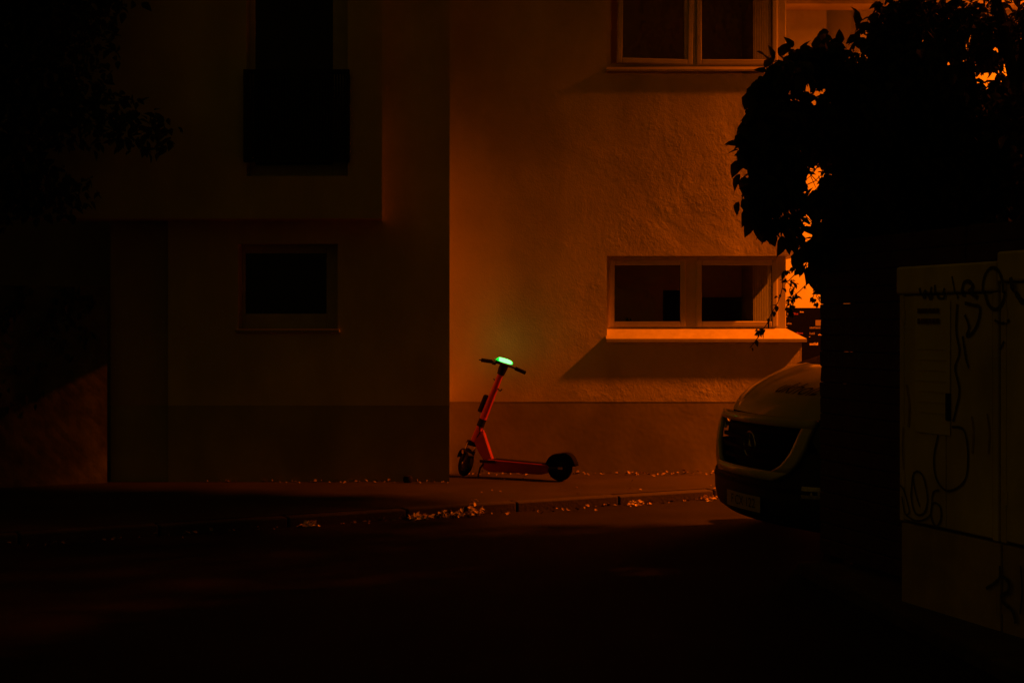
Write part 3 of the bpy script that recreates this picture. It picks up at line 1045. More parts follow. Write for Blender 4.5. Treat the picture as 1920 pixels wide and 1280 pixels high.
spray([(1716, 885), (1729, 888), (1737, 910), (1740, 940), (1733, 962), (1718, 962), (1710, 935), (1711, 905)], 4.2, closed=True)
spray([(1712, 890), (1718, 925), (1726, 950)], 3)
spray([(1752, 942), (1764, 950), (1765, 974), (1756, 986), (1748, 972), (1747, 955)], 4.2, closed=True)
spray([(1700, 965), (1720, 976), (1745, 965), (1750, 925), (1762, 918)], 3.6)
spray([(1823, 780), (1826, 810), (1824, 850)], 4, M['spray_red'])
spray([(1852, 775), (1856, 810), (1854, 850)], 4, M['spray_red'])
spray([(1700, 720), (1706, 760), (1704, 800)], 5, M['spray_red'])
spray([(1876, 1060), (1874, 1085), (1850, 1103)], 6, cab=cab2)
spray([(1878, 1078), (1892, 1090), (1892, 1108), (1880, 1115), (1882, 1128), (1900, 1145), (1906, 1168)], 7, cab=cab2)
spray([(1869, 1100), (1870, 1130), (1871, 1160)], 3, M['spray_red'], cab=cab2)
spray([(1881, 1120), (1881, 1150)], 3, M['spray_red'], cab=cab2)
spray([(1915, 1060), (1918, 1110), (1914, 1150)], 4, cab=cab2)

# ------------------------------------------------------------------ parked van
VA = R(16)
vf = Vector((-math.cos(VA), -math.sin(VA), 0))     # forward
vu = Vector((math.sin(VA), -math.cos(VA), 0))      # towards the camera side
V0 = Vector((1.65, 10.22, ZR))
van = empty('parked_van', (V0.x, V0.y, 0))
tag(van, 'pale van parked with its nose out past the end of the fence', 'van')


def W3(x, y, z):
    return V0 + vf * x + vu * y + Vector((0, 0, z))


HW = 0.96
PROF = [(.17, -.10), (.22, -.03), (.34, 0.0), (.46, -.005), (.52, -.02), (.57, -.03), (.68, -.045), (.80, -.07), (.92, -.11), (.975, -.15)]


def xf(z):
    for (z0, x0), (z1, x1_) in zip(PROF, PROF[1:]):
        if z <= z1:
            return x0 + (x1_ - x0) * max(0, (z - z0)) / (z1 - z0)
    return PROF[-1][1]


def bow(y, k=1.0):
    a_ = abs(y) / HW
    return k * (0.20 * a_ ** 2 + 0.42 * max(0, (abs(y) - .70) / .26) ** 2.4)


def lerp_tab(tab, z):
    if z <= tab[0][0]:
        return tab[0][1]
    for (z0, v0), (z1, v1) in zip(tab, tab[1:]):
        if z <= z1:
            return v0 + (v1 - v0) * (z - z0) / (z1 - z0)
    return tab[-1][1]


GI = [(.55, .40), (.60, .50), (.68, .57), (.78, .61), (.855, .63)]
SO = [(.485, .43), (.54, .56), (.62, .65), (.72, .70), (.925, .74)]


def patch(zs, ya, yb, n, off=0.0):
    rows = []
    for z in zs:
        a_ = ya(z) if callable(ya) else ya
        b_ = yb(z) if callable(yb) else yb
        rows.append([W3(xf(z) - bow(a_ + (b_ - a_) * i / n) + off, a_ + (b_ - a_) * i / n, z) for i in range(n + 1)])
    return MB().grid(rows)


so = lambda z: lerp_tab(SO, z)
gi = lambda z: lerp_tab(GI, z)
lin = lambda a_, b_, n: [a_ + (b_ - a_) * i / n for i in range(n + 1)]
# bumper: full width below, and corners beside the surround
bm_ = patch(lin(.17, .485, 8), -HW, HW, 40)
zc = lin(.485, .70, 4)
for s in (-1, 1):
    bm_.add(*((lambda g: (g.v, g.f))(patch(zc, (lambda z, s=s: s * so(z)), s * HW, 10))))
bm_.build('bumper', M['van_gap'], van, smooth=True)
lip = MB().grid([[W3(xf(.44) - bow(y) + .010, y, z) for y in lin(-.8, .8, 24)] for z in (.425, .45)])
lip.build('bumper_trim', M['black'], van, solid=.015)
# body-colour surround: U shape round the grille
sr = patch(lin(.485, .55, 2), (lambda z: -so(z)), so, 24, .006)
for s in (-1, 1):
    sr.add(*((lambda g: (g.v, g.f))(patch(lin(.55, .855, 7), (lambda z, s=s: s * gi(z)), (lambda z, s=s: s * so(z)), 4, .006))))
sr.add(*((lambda g: (g.v, g.f))(patch(lin(.855, .918, 2), (lambda z: -so(z)), so, 24, .006))))
sr.build('grille_surround', M['van'], van, smooth=True, solid=.03)
gr = patch(lin(.545, .86, 7), (lambda z: -gi(z) - .01), (lambda z: gi(z) + .01), 16, -.05)
gr.build('grille', M['grille'], van, smooth=True)
for z in (.61, .68, .75, .82):
    g_ = MB().grid([[W3(xf(z) - bow(y) - .02, y, zz) for y in lin(-gi(z) + .005, gi(z) - .005, 16)] for zz in (z - .014, z + .014)])
    g_.build('grille_bar', M['grille'], van, solid=.02)
# round emblem with a three-armed star
ec = W3(xf(.71) - .012, 0, .705)
em = MB()
mt = Matrix.Translation(ec) @ Matrix.Rotation(math.atan2(vf.y, vf.x), 4, 'Z') @ Matrix.Rotation(R(90), 4, 'Y')
em.lathe([(.085, 0), (.092, .006), (.099, 0), (.092, -.006), (.085, 0)], mt, 32)
for k in range(3):
    an = math.pi + k * 2 * math.pi / 3
    d = Vector((math.cos(an), math.sin(an), 0))
    e = Vector((-d.y, d.x, 0))
    em.add([mt @ (e * .012), mt @ (d * .088), mt @ (-e * .012), mt @ Vector((0, 0, .01))], [(0, 1, 3), (1, 2, 3)])
em.build('emblem', M['chrome'], van, smooth=False)
patch(lin(.28, .94, 8), -.945, .945, 30, -.12).build('nose_light_block', M['grille'], van)  # added dark sheet, stops light showing through the hollow nose
MB().box(-4.7, -.62, -.88, .88, .30, 1.0, Matrix.Translation(V0) @ Matrix([(vf.x, vu.x, 0, 0), (vf.y, vu.y, 0, 0), (0, 0, 1, 0), (0, 0, 0, 1)])).build('body_light_block', M['grille'], van)  # added dark box, keeps light from passing through the body
# headlights
for s in (-1, 1):
    lamp = empty('headlight', W3(-.2, s * .84, .83))
    lamp.parent = van
    lamp.matrix_parent_inverse = van.matrix_world.inverted()
    yin = (lambda z, s=s: s * (so(z) + .012 + .10 * max(0, (.78 - z) / .1)))
    patch(lin(.705, .915, 5), yin, s * .945, 10, -.05).build('reflector', M['lampbowl'], lamp, smooth=True)
    patch(lin(.705, .915, 5), yin, s * .95, 10, .006).build('lens', M['lens'], lamp, smooth=True)
    p = W3(xf(.81) - bow(.80) + .0, s * .80, .81)
    ms = Matrix.Translation(p - vf * .015) @ Matrix.Rotation(math.atan2(vf.y, vf.x), 4, 'Z') @ Matrix.Rotation(R(90), 4, 'Y')
    MB().lathe([(0, .0), (.02, .004), (.038, .02), (.046, .03)], ms, 20).build('bulb_bowl', M['chrome'], lamp, smooth=True)
    patch(lin(.715, .745, 2), s * .80, s * .93, 6, -.02).build('indicator', M['amber'], lamp, smooth=True)
    # fog lamp recess
    fg = patch(lin(.40, .48, 2), s * .70, s * .84, 4, .004)
    fg.build('fog_light', M['lampbowl'], van, smooth=True)
# hood
HR = [(.920, -.150), (.975, -.178), (1.04, -.23), (1.105, -.315), (1.165, -.43), (1.21, -.55), (1.245, -.66), (1.268, -.755)]


def hood_pt(z, x, y, k):
    a_ = abs(y)
    zd = .045 * (a_ / .8) ** 2 if a_ < .8 else .045 + .9 * (a_ - .8) ** 1.5
    crease = 0.012 * math.exp(-((a_ - .5) / .07) ** 2)
    return W3(x - bow(y, 1 - .55 * k), y, z - zd * min(1, k * 3) * (1 - .8 * k) + crease * min(1, 4 * k))


rows = []
for i, (z, x) in enumerate(HR):
    k = i / (len(HR) - 1)
    rows.append([hood_pt(z, x, y, k) for y in lin(-.80, .80, 28)])
MB().grid(rows).build('hood', M['van'], van, smooth=True)
for s in (-1, 1):
    rows = []
    for i, (z, x) in enumerate(HR):
        k = i / (len(HR) - 1)
        rows.append([hood_pt(z, x, s * y, k) for y in (.806, .83, .86, .90, .93, .955)] + [W3(x - bow(.96, 1 - .55 * k), s * .96, min(z - .12, .96))])
    MB().grid(rows).build('fender', M['van'], van, smooth=True)
# cowl with wipers, windscreen, roof
MB().grid([[W3(-1.085 - bow(y, .45), y, 1.205 - .05 * (y / .8) ** 2), ] + [] for y in lin(-.86, .86, 20)][0:0] or
          [[W3(-.76 - bow(y, .45), y, 1.272 - .012 * (y / .8) ** 2) for y in lin(-.88, .88, 20)],
           [W3(-1.02 - bow(y, .4), y, 1.345 - .012 * (y / .8) ** 2) for y in lin(-.88, .88, 20)]]).build('cowl', M['grille'], van, smooth=True)
for s in (-.45, .35):
    MB().tube([W3(-.98, s, 1.32), W3(-1.06, s + .3, 1.36), W3(-1.10, s + .62 if s < 0 else s + .45, 1.36)], .010, 6).build('wiper', M['black'], van)
WS = [(1.345, -1.02, .82), (1.44, -1.22, .79), (1.62, -1.50, .73), (1.80, -1.82, .66)]
MB().grid([[W3(x - .10 * (y / hw) ** 2, y, z) for y in lin(-hw, hw, 16)] for z, x, hw in WS]).build('windscreen', M['screen'], van, smooth=True)
for s in (-1, 1):
    MB().grid([[W3(x - .10, s * hw, z), W3(x - .14, s * (hw + .07), z)] for z, x, hw in WS]).build('pillar', M['van'], van, solid=.02)
rf = []
for x, z, hw in ((-1.82, 1.80, .66), (-2.3, 1.86, .72), (-2.8, 1.89, .76), (-4.6, 1.88, .76), (-4.85, 1.80, .74)):
    rf.append([W3(x - (.10 * (y / hw) ** 2 if x > -2.5 else 0), y, z - .05 * (y / hw) ** 4) for y in lin(-hw, hw, 12)])
MB().grid(rf).build('roof', M['van'], van, smooth=True)
xs_ = lin(-.62, -4.88, 60)
WHX = (-.95, -4.1)


def zlow(x):
    z = .24
    for c in WHX:
        if abs(x - c) < .39:
            z = max(z, .33 + math.sqrt(.39 ** 2 - (x - c) ** 2))
    return z


for s in (-1, 1):
    MB().grid([[W3(x, s * (.955 - (.02 if j == 0 else 0)), zlow(x) + (.97 - zlow(x)) * j / 4) for x in xs_] for j in range(5)]).build('side_panel', M['van'], van, smooth=True)
    MB().grid([[W3(x, s * y, z) for x in lin(-1.35, -4.88, 20)] for y, z in ((.955, .97), (.95, 1.08), (.93, 1.13))]).build('waist_panel', M['van'], van, smooth=True)
    MB().grid([[W3(max(-4.85, -1.45 - (z - 1.13) * 1.25 - t * 3.4), s * y, z) for t in lin(0, 1, 12)] for y, z in ((.93, 1.13), (.86, 1.45), (.77, 1.82))]).build('side_glass', M['screen'], van, smooth=True)
    for c in WHX:
        mw = Matrix.Translation(W3(c, s * .93, .33)) @ Matrix.Rotation(math.atan2(vf.y, vf.x), 4, 'Z') @ Matrix.Rotation(R(90 * s), 4, 'X')
        wh = empty('wheel', W3(c, s * .85, .33))
        wh.parent = van
        wh.matrix_parent_inverse = van.matrix_world.inverted()
        MB().lathe([(.20, -.0), (.29, .01), (.325, -.02), (.33, -.08), (.325, -.17), (.29, -.2), (.20, -.19)], mw @ Matrix.Scale(-1, 4, (0, 0, 1)) @ Matrix.Translation((0, 0, 0)) if False else mw, 32).build('tyre', M['rubber'], wh, smooth=True)
        MB().lathe([(0, -.03), (.06, -.02), (.10, -.05), (.17, -.04), (.205, -.005)], mw, 24).build('rim', M['lampbowl'], wh, smooth=True)
MB().grid([[W3(-4.88, y, z) for y in (-.95, 0, .95)] for z in (.24, .97, 1.82)]).build('rear_panel', M['van'], van)
MB().grid([[W3(x, y, .235) for y in (-.93, 0, .93)] for x in (-.3, -2.5, -4.86)]).build('underbody', M['black'], van)
# mirrors
for s in (-1, 1):
    MB().box(-.06, .06, -.10, .10, -.13, .13, Matrix.Translation(W3(-1.55, s * 1.10, 1.28)) @ Matrix.Rotation(math.atan2(vf.y, vf.x), 4, 'Z')).build('mirror', M['black'], van, bevel=.04, seg=3)
# number plate
pl_ = empty('number_plate', W3(.02, .0, .38))
pl_.parent = van
pl_.matrix_parent_inverse = van.matrix_world.inverted()
pxf = lambda y, z, o_=0.0: W3(xf(.34) - bow(y) + .024 + o_, y, z)
PY = .05
MB().grid([[pxf(y, z) for y in lin(PY - .26, PY + .26, 8)] for z in (.255, .365)]).build('plate', M['plate'], pl_, solid=.004)
MB().grid([[pxf(y, z, .002) for y in lin(PY - .255, PY - .215, 2)] for z in (.26, .36)]).build('band', M['plate_band'], pl_)


def text_on(string, size, fn, m, name, parent, shear=0.0, res=3):
    cu = bpy.data.curves.new('lettering', 'FONT')
    cu.body = string
    cu.size = size
    cu.shear = shear
    cu.align_x = 'CENTER'
    cu.align_y = 'CENTER'
    cu.resolution_u = res
    ob = bpy.data.objects.new('lettering', cu)
    col.objects.link(ob)
    dg = bpy.context.evaluated_depsgraph_get()
    me = bpy.data.meshes.new_from_object(ob.evaluated_get(dg))
    col.objects.unlink(ob)
    bpy.data.objects.remove(ob)
    me.name = name
    bm = bmesh.new()
    bm.from_mesh(me)
    bmesh.ops.subdivide_edges(bm, edges=[e for e in bm.edges if e.calc_length() > .03], cuts=2)
    for v in bm.verts:
        v.co = fn(v.co.x, v.co.y)
    bm.to_mesh(me)
    bm.free()
    me.materials.clear()
    me.materials.append(m)
    o = bpy.data.objects.new(name, me)
    col.objects.link(o)
    o.parent = parent
    o.matrix_parent_inverse = parent.matrix_world.inverted()
    return o


text_on("F CX 122", .095, lambda a_, b_: pxf(PY + .02 + a_, .31 + b_, .008), M['ink'], 'lettering', pl_)


def on_hood(a_, b_, y0, x0):
    # a_ along +y, b_ back up the hood
    y = y0 + a_
    x = x0 - b_
    for i in range(len(HR) - 1):
        if HR[i + 1][1] <= x <= HR[i][1]:
            t = (x - HR[i][1]) / (HR[i + 1][1] - HR[i][1])
            z = HR[i][0] + (HR[i + 1][0] - HR[i][0]) * t
            k = (i + t) / (len(HR) - 1)
            return hood_pt(z, x, y, k) + Vector((0, 0, .004))
    return W3(x, y, 1.2)


text_on("ukholz", .21, lambda a_, b_: on_hood(a_, b_ * .85, .22, -.33), M['ink'], 'lettering', van, shear=.45)
text_on("~ l s l ~", .13, lambda a_, b_: on_hood(a_, b_ * .9, .38, -.56), M['ink'], 'lettering', van, shear=.45)

# ------------------------------------------------------------------ kick scooter
sh_ = Vector((-.905, .425, 0)).normalized()         # heading
sl_ = Vector((-sh_.y, sh_.x, 0))                    # its left side, towards the camera
S0 = Vector((P(1050, 0, 13.5).x, 13.5, 0))
scoot = empty('kick_scooter', (S0.x, S0.y, 0))
tag(scoot, 'coral red electric kick scooter with a glowing green handlebar light', 'scooter')


def S3(x, y, z):
    return S0 + sh_ * x + sl_ * y + Vector((0, 0, z))


def wheel(center, axis_side, r, wd, name='wheel'):
    ax = axis_side.normalized()
    zq = Vector((0, 0, 1)).rotation_difference(ax).to_matrix().to_4x4()
    m_ = Matrix.Translation(center) @ zq
    we = empty(name, center)
    we.parent = scoot
    we.matrix_parent_inverse = scoot.matrix_world.inverted()
    prof = [(r * .62, -wd * .42), (r * .84, -wd * .5), (r * .97, -wd * .3), (r, 0), (r * .97, wd * .3), (r * .84, wd * .5), (r * .62, wd * .42)]
    MB().lathe(prof, m_, 36).build('tyre', M['rubber'], we, smooth=True)
    MB().lathe([(0, -wd * .36), (r * .2, -wd * .4), (r * .55, -wd * .22), (r * .66, -wd * .42), (r * .66, wd * .42), (r * .55, wd * .22), (r * .2, wd * .4), (0, wd * .36)], m_, 28).build('rim', M['metal_black'], we, smooth=True)
    return we


ST = R(-42)      # steering: turned to its right, away from the camera
axc = Vector((1.0, 0, .14)) - Vector((.60, 0, 1.06))
axis_l = (Vector((.60, 0, 1.06)) - Vector((1.0, 0, .14))).normalized()      # up the column, local
axis_w = (sh_ * axis_l.x + Vector((0, 0, axis_l.z))).normalized()
rotS = Matrix.Rotation(ST, 4, axis_w)
CB = S3(.925, 0, .345)
def steer(v):
    return CB + rotS @ (v - CB)
def Q(x, y, z):
    return steer(S3(x, y, z))
side_w = (rotS @ sl_)
fwc = Q(.985, 0, .135)
fwc.z = .132
wheel(fwc, side_w, .132, .058)
rwc = S3(0, 0, .125)
wheel(rwc, sl_, .125, .062)
# deck
dk = MB()
out = [(.10, .085), (.16, .06), (.72, .062), (.78, .09), (.80, .165), (.72, .178), (.12, .152), (.08, .13)]
dk.prism([(a_, b_) for a_, b_ in out], -.075, .075)
def to_s(mb):
    mb.v = [tuple(S3(*p)) for p in mb.v]
    return mb
to_s(dk).build('deck', M['coral_dark'], scoot, bevel=.012)
to_s(MB().box(.14, .70, -.068, .068, 0, .004)).build('footboard', M['rubber'], scoot)
fb = bpy.data.objects[[o.name for o in bpy.data.objects if o.name.startswith('footboard')][0]]
for v in fb.data.vertices:
    pass
# sloped mat on the deck
for v in fb.data.vertices:
    l = v.co - S0
    lx = l.dot(sh_)
    v.co.z += .154 + (lx - .12) / .60 * .026
# brighter line along the top edges of the deck
for s in (-1, 1):
    MB().tube([S3(.12, s * .072, .150), S3(.72, s * .072, .176)], .007, 6).build('deck_edge', M['coral'], scoot)
# triangular neck
nk = MB().prism([(.80, .43), (.705, .176), (.80, .166), (.855, .25), (.90, .335), (.86, .46)], -.030, .030)
to_s(nk).build('neck', M['coral_dark'], scoot, bevel=.008)
MB().tube([S3(.812, .012, .455), S3(.765, .012, .32), S3(.708, .012, .178)], [.012, .012, .010], 8).build('neck_edge', M['coral'], scoot)  # brighter line down the neck edge
# head tube and column
hs = [S3(.912, 0, .345), S3(.845, 0, .498)]
MB().tube(hs, [.036, .034], 16).build('head_tube', M['coral'], scoot, smooth=True)
c_at = lambda t: S3(1.0 - .40 * t, 0, .14 + .92 * t)
MB().tube([c_at(.385), c_at(.47)], [.038, .036], 16).build('clamp', M['black'], scoot, smooth=True)
mcol = MB().tube([c_at(.465), c_at(.955)], [.037, .029], 18)
mcol.build('column', M['coral'], scoot, smooth=True)
# dark stripe down the column
stp = MB()
for tt in lin(.49, .93, 8):
    pass
rr = []
for tt in lin(.49, .93, 8):
    rad = .0375 + (.0295 - .0375) * (tt - .465) / .49 + .001
    p = c_at(tt)
    rowp = []
    for an in lin(R(-100), R(-48), 4):
        # angle measured from the heading side towards the camera side, seen from above
        d = (-sh_ * math.cos(an + R(90)) + sl_ * math.sin(an + R(140)))
        d = d - axis_w * d.dot(axis_w)
        rowp.append(p + d.normalized() * rad)
    rr.append(rowp)
stp.grid(rr)
stp.build('column_stripe', M['coral_dark'], scoot, smooth=True)
# black lock box in front of the column
mb = MB()
ex = axis_w
ey = sl_
ez = ex.cross(ey).normalized()
if ez.dot(sh_) < 0:
    ez = -ez
def colbox(t0, t1, f0_, f1_, s0_, s1_):
    v = []
    for t in (t0, t1):
        for f_ in (f0_, f1_):
            for s_ in (s0_, s1_):
                v.append(c_at(t) + ez * f_ + ey * s_)
    m_ = MB()
    m_.add(v, [(0, 1, 3, 2), (4, 6, 7, 5), (0, 4, 5, 1), (2, 3, 7, 6), (0, 2, 6, 4), (1, 5, 7, 3)])
    return m_
colbox(.51, .69, .040, .078, -.03, .03).build('lock_box', M['black'], scoot, bevel=.012, seg=3)
hk = MB().tube([c_at(.80) - ez * .03 + ey * .01, c_at(.79) - ez * .065 + ey * .01, c_at(.815) - ez * .075 + ey * .01], .007, 7)
hk.build('hook', M['black'], scoot)
MB().tube([c_at(.86) + ez * .03 + ey * .01, c_at(.87) + ez * .048 + ey * .01], .005, 6).build('bell_lever', M['black'], scoot)
MB().tube([c_at(.935), c_at(1.0), c_at(1.045)], [.036, .044, .040], 16).build('stem_head', M['black'], scoot, smooth=True)
MB().tube([S3(.89, .02, .35), S3(.83, .034, .44), c_at(.40) + ey * .03], .006, 6).build('cable', M['black'], scoot)
# fork: crown, two stanchions, legs
cr0 = Q(.925, -.055, .322)
cr1 = Q(.925, .055, .322)
MB().tube([cr0, cr1], .026, 12).build('fork_crown', M['black'], scoot, smooth=True)
for s in (-1, 1):
    MB().tube([Q(.925, s * .048, .32), Q(.955, s * .048, .245)], .011, 10).build('stanchion', M['chrome'], scoot, smooth=True)
    MB().tube([Q(.952, s * .048, .255), Q(.985, s * .048, .135)], [.016, .014], 10).build('fork_leg', M['black'], scoot, smooth=True)
rfl = MB().lathe([(0, 0), (.014, .002), (.014, .006), (0, .007)], Matrix.Translation(Q(.962, .066, .222)) @ Vector((0, 0, 1)).rotation_difference((side_w * .6 - Vector((0, 1, 0)) * .3 + Vector((.5, 0, .3))).normalized()).to_matrix().to_4x4() @ Matrix.Diagonal((.8, 1.7, 1, 1)), 14)
rfl.build('reflector', M['reflect'], scoot, smooth=True)
MB().lathe([(0, 0), (.012, .003), (.013, .008), (0, .01)], Matrix.Translation(fwc + side_w * .031 + Vector((0, 0, -.01))) @ Vector((0, 0, 1)).rotation_difference(side_w).to_matrix().to_4x4(), 12).build('axle_cap', M['chrome'], scoot, smooth=True)
# front mudguard following the tyre
fwd_s = (rotS @ sh_)
fwd_s = Vector((fwd_s.x, fwd_s.y, 0)).normalized()
rows = []
for an in lin(R(20), R(150), 12):
    d = fwd_s * math.cos(an) + Vector((0, 0, 1)) * math.sin(an)
    sw = Vector((side_w.x, side_w.y, 0)).normalized()
    rows.append([fwc + d * (.145 + (.0 if abs(k) < 2 else -.012)) + sw * k * .016 for k in (-2.4, -1.6, 0, 1.6, 2.4)])
MB().grid(rows).build('front_mudguard', M['black'], scoot, smooth=True, solid=.004)
# rear mudguard with side skirts
rows = []
for an in lin(R(-8), R(172), 16):
    d = sh_ * math.cos(an) + Vector((0, 0, 1)) * math.sin(an)
    rad = .140 + (.040 * math.sin(min(1, (an - R(95)) / R(45)) * math.pi / 2) if an > R(95) else 0)
    rows.append([rwc + d * (rad - .05) + sl_ * .046, rwc + d * (rad - .008) + sl_ * .045, rwc + d * rad + sl_ * .034, rwc + d * rad - sl_ * .034, rwc + d * (rad - .008) - sl_ * .045, rwc + d * (rad - .05) - sl_ * .046])
MB().grid(rows).build('rear_mudguard', M['rubber'], scoot, smooth=True, solid=.004)
MB().box(-.055, .055, -.004, .004, -.011, .011, Matrix.Translation(rwc + sl_ * .05 + sh_ * .01) @ Matrix.Rotation(math.atan2(sh_.y, sh_.x), 4, 'Z')).build('motor_label', M['upvc_grey'], scoot)
# arm between deck and rear wheel
for s in (-1, 1):
    MB().tube([S3(.16, s * .05, .11), S3(.0, s * .055, .125)], [.022, .018], 8).build('swing_arm', M['black'], scoot, smooth=True)
# kickstand
MB().tube([S3(.765, .06, .150), S3(.80, .09, .10), S3(.805, .135, .006)], [.011, .010, .009], 8).build('kickstand', M['black'], scoot)
to_s(MB().box(.64, .81, .070, .092, .148, .176)).build('kickstand_bracket', M['black'], scoot, bevel=.006)
# handlebar assembly (turned with the fork)
def H(a_, up_, f_):
    """point on the bar: a_ along it (+ = its left end), up_ along column, f_ forward"""
    base = S3(.60, 0, 1.085)
    bdir = (rotS @ sl_)
    fdir = axis_w.cross(bdir)
    if fdir.dot(rotS @ sh_) < 0:
        fdir = -fdir
    return base + bdir * a_ + axis_w * up_ + fdir * f_
MB().tube([H(-.235, .0, -.02), H(-.12, .012, -.005), H(0, .016, 0), H(.12, .012, -.005), H(.235, .0, -.02)], .011, 10).build('handlebar', M['metal_black'], scoot, smooth=True)
for s in (-1, 1):
    MB().tube([H(s * .13, .011, -.008), H(s * .24, 0, -.021)], .019, 12).build('grip', M['rubber'], scoot, smooth=True)
MB().tube([H(.105, .0, .02), H(.15, -.008, .045), H(.235, -.022, .055)], [.008, .007, .006], 7).build('brake_lever', M['metal_black'], scoot, smooth=True)
MB().tube([H(.085, .005, .0), H(.115, .003, .0)], .021, 10).build('lever_clamp', M['black'], scoot, smooth=True)
MB().tube([H(.10, .03, .0), H(.115, .045, .0)], .008, 8).build('bell', M['chrome'], scoot, smooth=True)
# pod with light
pod = empty('display_pod', H(0, .03, 0))
pod.parent = scoot
pod.matrix_parent_inverse = scoot.matrix_world.inverted()
def capsule(a0_, a1_, up_, rad_up, rad_f, f_=0.0, n=14):
    m_ = MB()
    rws = []
    for i in range(n + 1):
        t = i / n
        a_ = a0_ + (a1_ - a0_) * t
        k = math.sqrt(max(0.02, 1 - abs(2 * t - 1) ** 3.5))
        rws.append([H(a_, up_ + rad_up * k * math.sin(q), f_ + rad_f * k * math.cos(q)) for q in lin(0, 2 * math.pi, 16)])
    m_.grid(rws)
    m_.add([p for p in rws[0][:-1]], [tuple(range(16))])
    m_.add([p for p in rws[-1][:-1]], [tuple(range(16))])
    return m_
capsule(-.088, .088, .028, .020, .050).build('housing', M['black'], pod, smooth=True)
capsule(-.090, .090, .047, .023, .030).build('bloom_rim', M['green_bloom'], pod, smooth=True)
capsule(-.081, .081, .050, .0225, .0400).build('light_core', M['green'], pod, smooth=True)

# ------------------------------------------------------------------ ivy wall and tree on the far left
iw = empty('boundary_wall', (-5, 12.2, 0))
tag(iw, 'low old stone boundary wall with ivy joining the dark house', 'wall')
wm = MB()
A0, A1 = Vector((-3.80, 13.35)), Vector((-7.6, 11.6))
rows = []
nx, nz = 60, 26
nd = Vector((-(A1 - A0).y, (A1 - A0).x)).normalized()
if nd.y > 0:
    nd = -nd
for j in range(nz + 1):
    rw = []
    for i in range(nx + 1):
        p = A0.lerp(A1, i / nx)
        o_ = random.uniform(-.003, .004) if 0 < i < nx else 0
        rw.append((p.x + nd.x * o_, p.y + nd.y * o_, -.05 + 1.89 * j / nz))
    rows.append(rw)
wm.grid(rows)
top = [(p[0], p[1], p[2]) for p in rows[-1]]
wm.grid([top, [(p[0] - nd.x * .3, p[1] - nd.y * .3, p[2]) for p in top]])
wm.build('wall_face', M['stone'], iw, smooth=False)
iv = []
for i in range(2600):
    t = rng.beta(1.6, 1.0)
    p = A0.lerp(A1, t * .9 + .02)
    z = 1.85 - abs(rng.normal(0, .75)) * (0.4 + t)
    if z < 0.1 or (math.sin(t * 25 + z * 4) + math.sin(z * 9 + t * 60) < -.3):
        continue
    o_ = abs(rng.normal(.04, .05))
    iv.append((p.x + nd.x * o_, p.y + nd.y * o_, z))
ivo = leaf_cloud('ivy', iv, (0.05, 0.09), M['leaf_far'], iw, droop=1.1)
ivo['kind'] = 'stuff'
lt = empty('shade_tree', (-6.3, 13.2, 0))
tag(lt, 'unlit tree overhanging the low ivy wall at the left edge', 'tree')
MB().tube([(-6.3, 13.4, -.1), (-6.2, 13.3, 1.8), (-6.1, 13.0, 3.6), (-6.0, 12.8, 5.5)], [.2, .17, .13, .06], 10).build('trunk', M['bark'], lt, smooth=True)
MB().tube([(-6.1, 13.1, 3.2), (-4.8, 12.7, 3.5), (-3.4, 12.3, 3.4)], [.07, .05, .015], 8).tube([(-6.1, 13.0, 3.8), (-5.0, 12.6, 4.6), (-3.7, 12.2, 5.0)], [.07, .05, .015], 8).build('limb', M['bark'], lt, smooth=True)
LB = [((-4.3, 12.2, 4.0), (.95, .4, 1.1), 2600), ((-3.7, 12.3, 4.9), (.8, .4, .8), 1200), ((-4.5, 12.3, 2.75), (.6, .4, .4), 900), ((-5.6, 12.8, 2.9), (1.3, .7, .9), 3200), ((-5.3, 12.5, 4.3), (1.4, .9, 1.0), 3200), ((-4.2, 12.4, 4.6), (.8, .6, .8), 900), ((-6.8, 12.6, 3.6), (1.5, 1.0, 1.6), 3400),
      ((-3.9, 12.3, 3.3), (.75, .4, .35), 420), ((-3.15, 12.2, 3.15), (.35, .25, .2), 110), ((-4.1, 12.5, 2.65), (.5, .4, .25), 200), ((-6.0, 12.5, 5.6), (1.6, 1.0, .9), 2400), ((-7.6, 12.0, 2.2), (1.2, .8, 1.4), 1800)]
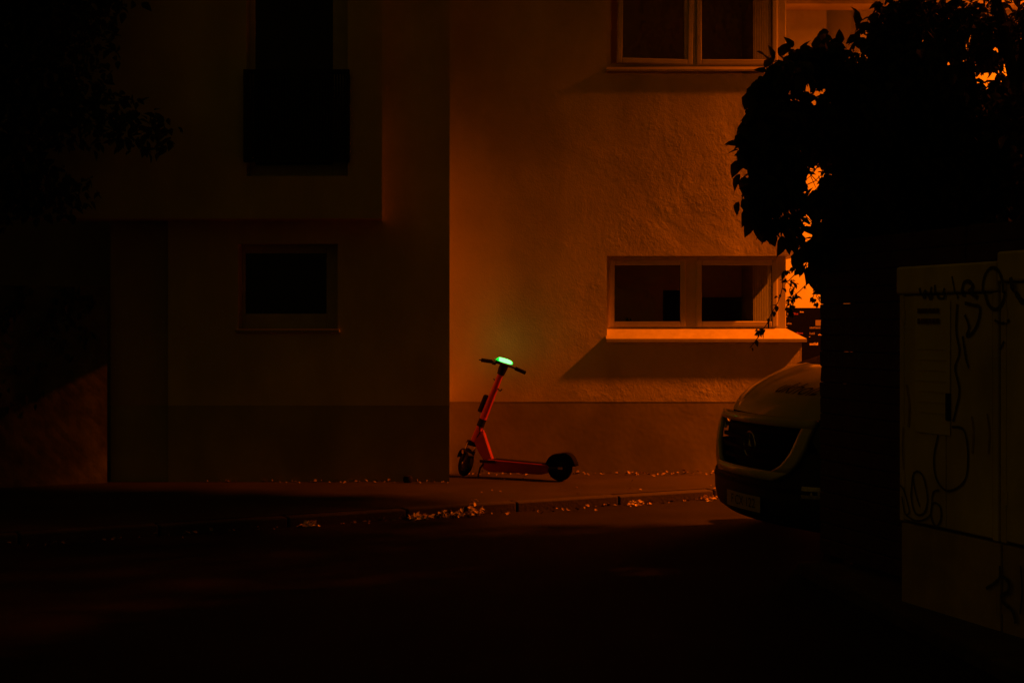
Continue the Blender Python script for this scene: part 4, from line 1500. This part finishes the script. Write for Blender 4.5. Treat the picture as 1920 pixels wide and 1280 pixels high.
lc = leaf_cloud('crown', blob_points(LB), (0.06, 0.11), M['leaf'], lt)
lc['kind'] = 'stuff'

# ------------------------------------------------------------------ fallen leaves
dl = []
for i in range(330):
    t = rng.uniform(4, 17)
    p = kerb_at(t) - n2 * abs(rng.normal(.02, .10))
    dl.append((p.x, p.y, ZR + .008 + abs(rng.normal(0, .008))))
for i in range(150):
    dl.append((rng.uniform(XL, XR), YW - abs(rng.normal(.01, .07)) - .01, .008 + abs(rng.normal(0, .008))))
for i in range(24):
    dl.append((rng.uniform(-.5, 2.3), rng.uniform(12.4, 14.0), .008))
for i in range(60):
    dl.append((rng.uniform(-3.2, XBR), YBK - abs(rng.normal(.01, .05)) - .01, .010))
fl = leaf_cloud('fallen_leaves', dl, (0.018, 0.045), M['dead'], droop=0.0)
tag(fl, 'dry fallen leaves strewn along kerb and wall foot', 'leaves', kind='stuff')
def pile(pxa, pxb, n, h, label, spread=.05):
    pts = []
    for i in range(n):
        q = rng.uniform(0, 1)
        pxx = pxa + (pxb - pxa) * q
        # on the road just before the kerb
        k = (pxx - 960) / F
        t = (k * K0.y - K0.x) / (KD.x - k * KD.y)
        p = kerb_at(t) - n2 * (abs(rng.normal(.03, spread)))
        pts.append((p.x, p.y, ZR + .01 + abs(rng.normal(0, h)) * (1 - abs(2 * q - 1) ** 2 * .6)))
    o = leaf_cloud('leaf_pile', pts, (0.025, 0.05), M['pale_leaf'], droop=0.1)
    tag(o, label, 'leaf pile', 'leaf piles along the kerb')
    # put the origin at the pile
    return o
pile(765, 806, 90, .012, 'flat heap of dry leaves at the kerb below the dark house corner')
pile(820, 866, 60, .022, 'loose string of dry leaves between two brighter heaps at the kerb')
pile(874, 897, 70, .045, 'tallest and brightest heap of dry leaves at the kerb left of the scooter wheel')
pile(560, 592, 46, .02, 'faint heap of dry leaves in the gutter farthest left')
pile(1176, 1196, 26, .018, 'small heap of dry leaves at the kerb right of the scooter')
pile(1310, 1338, 30, .008, 'flat dry leaves at the kerb beside the van bumper')
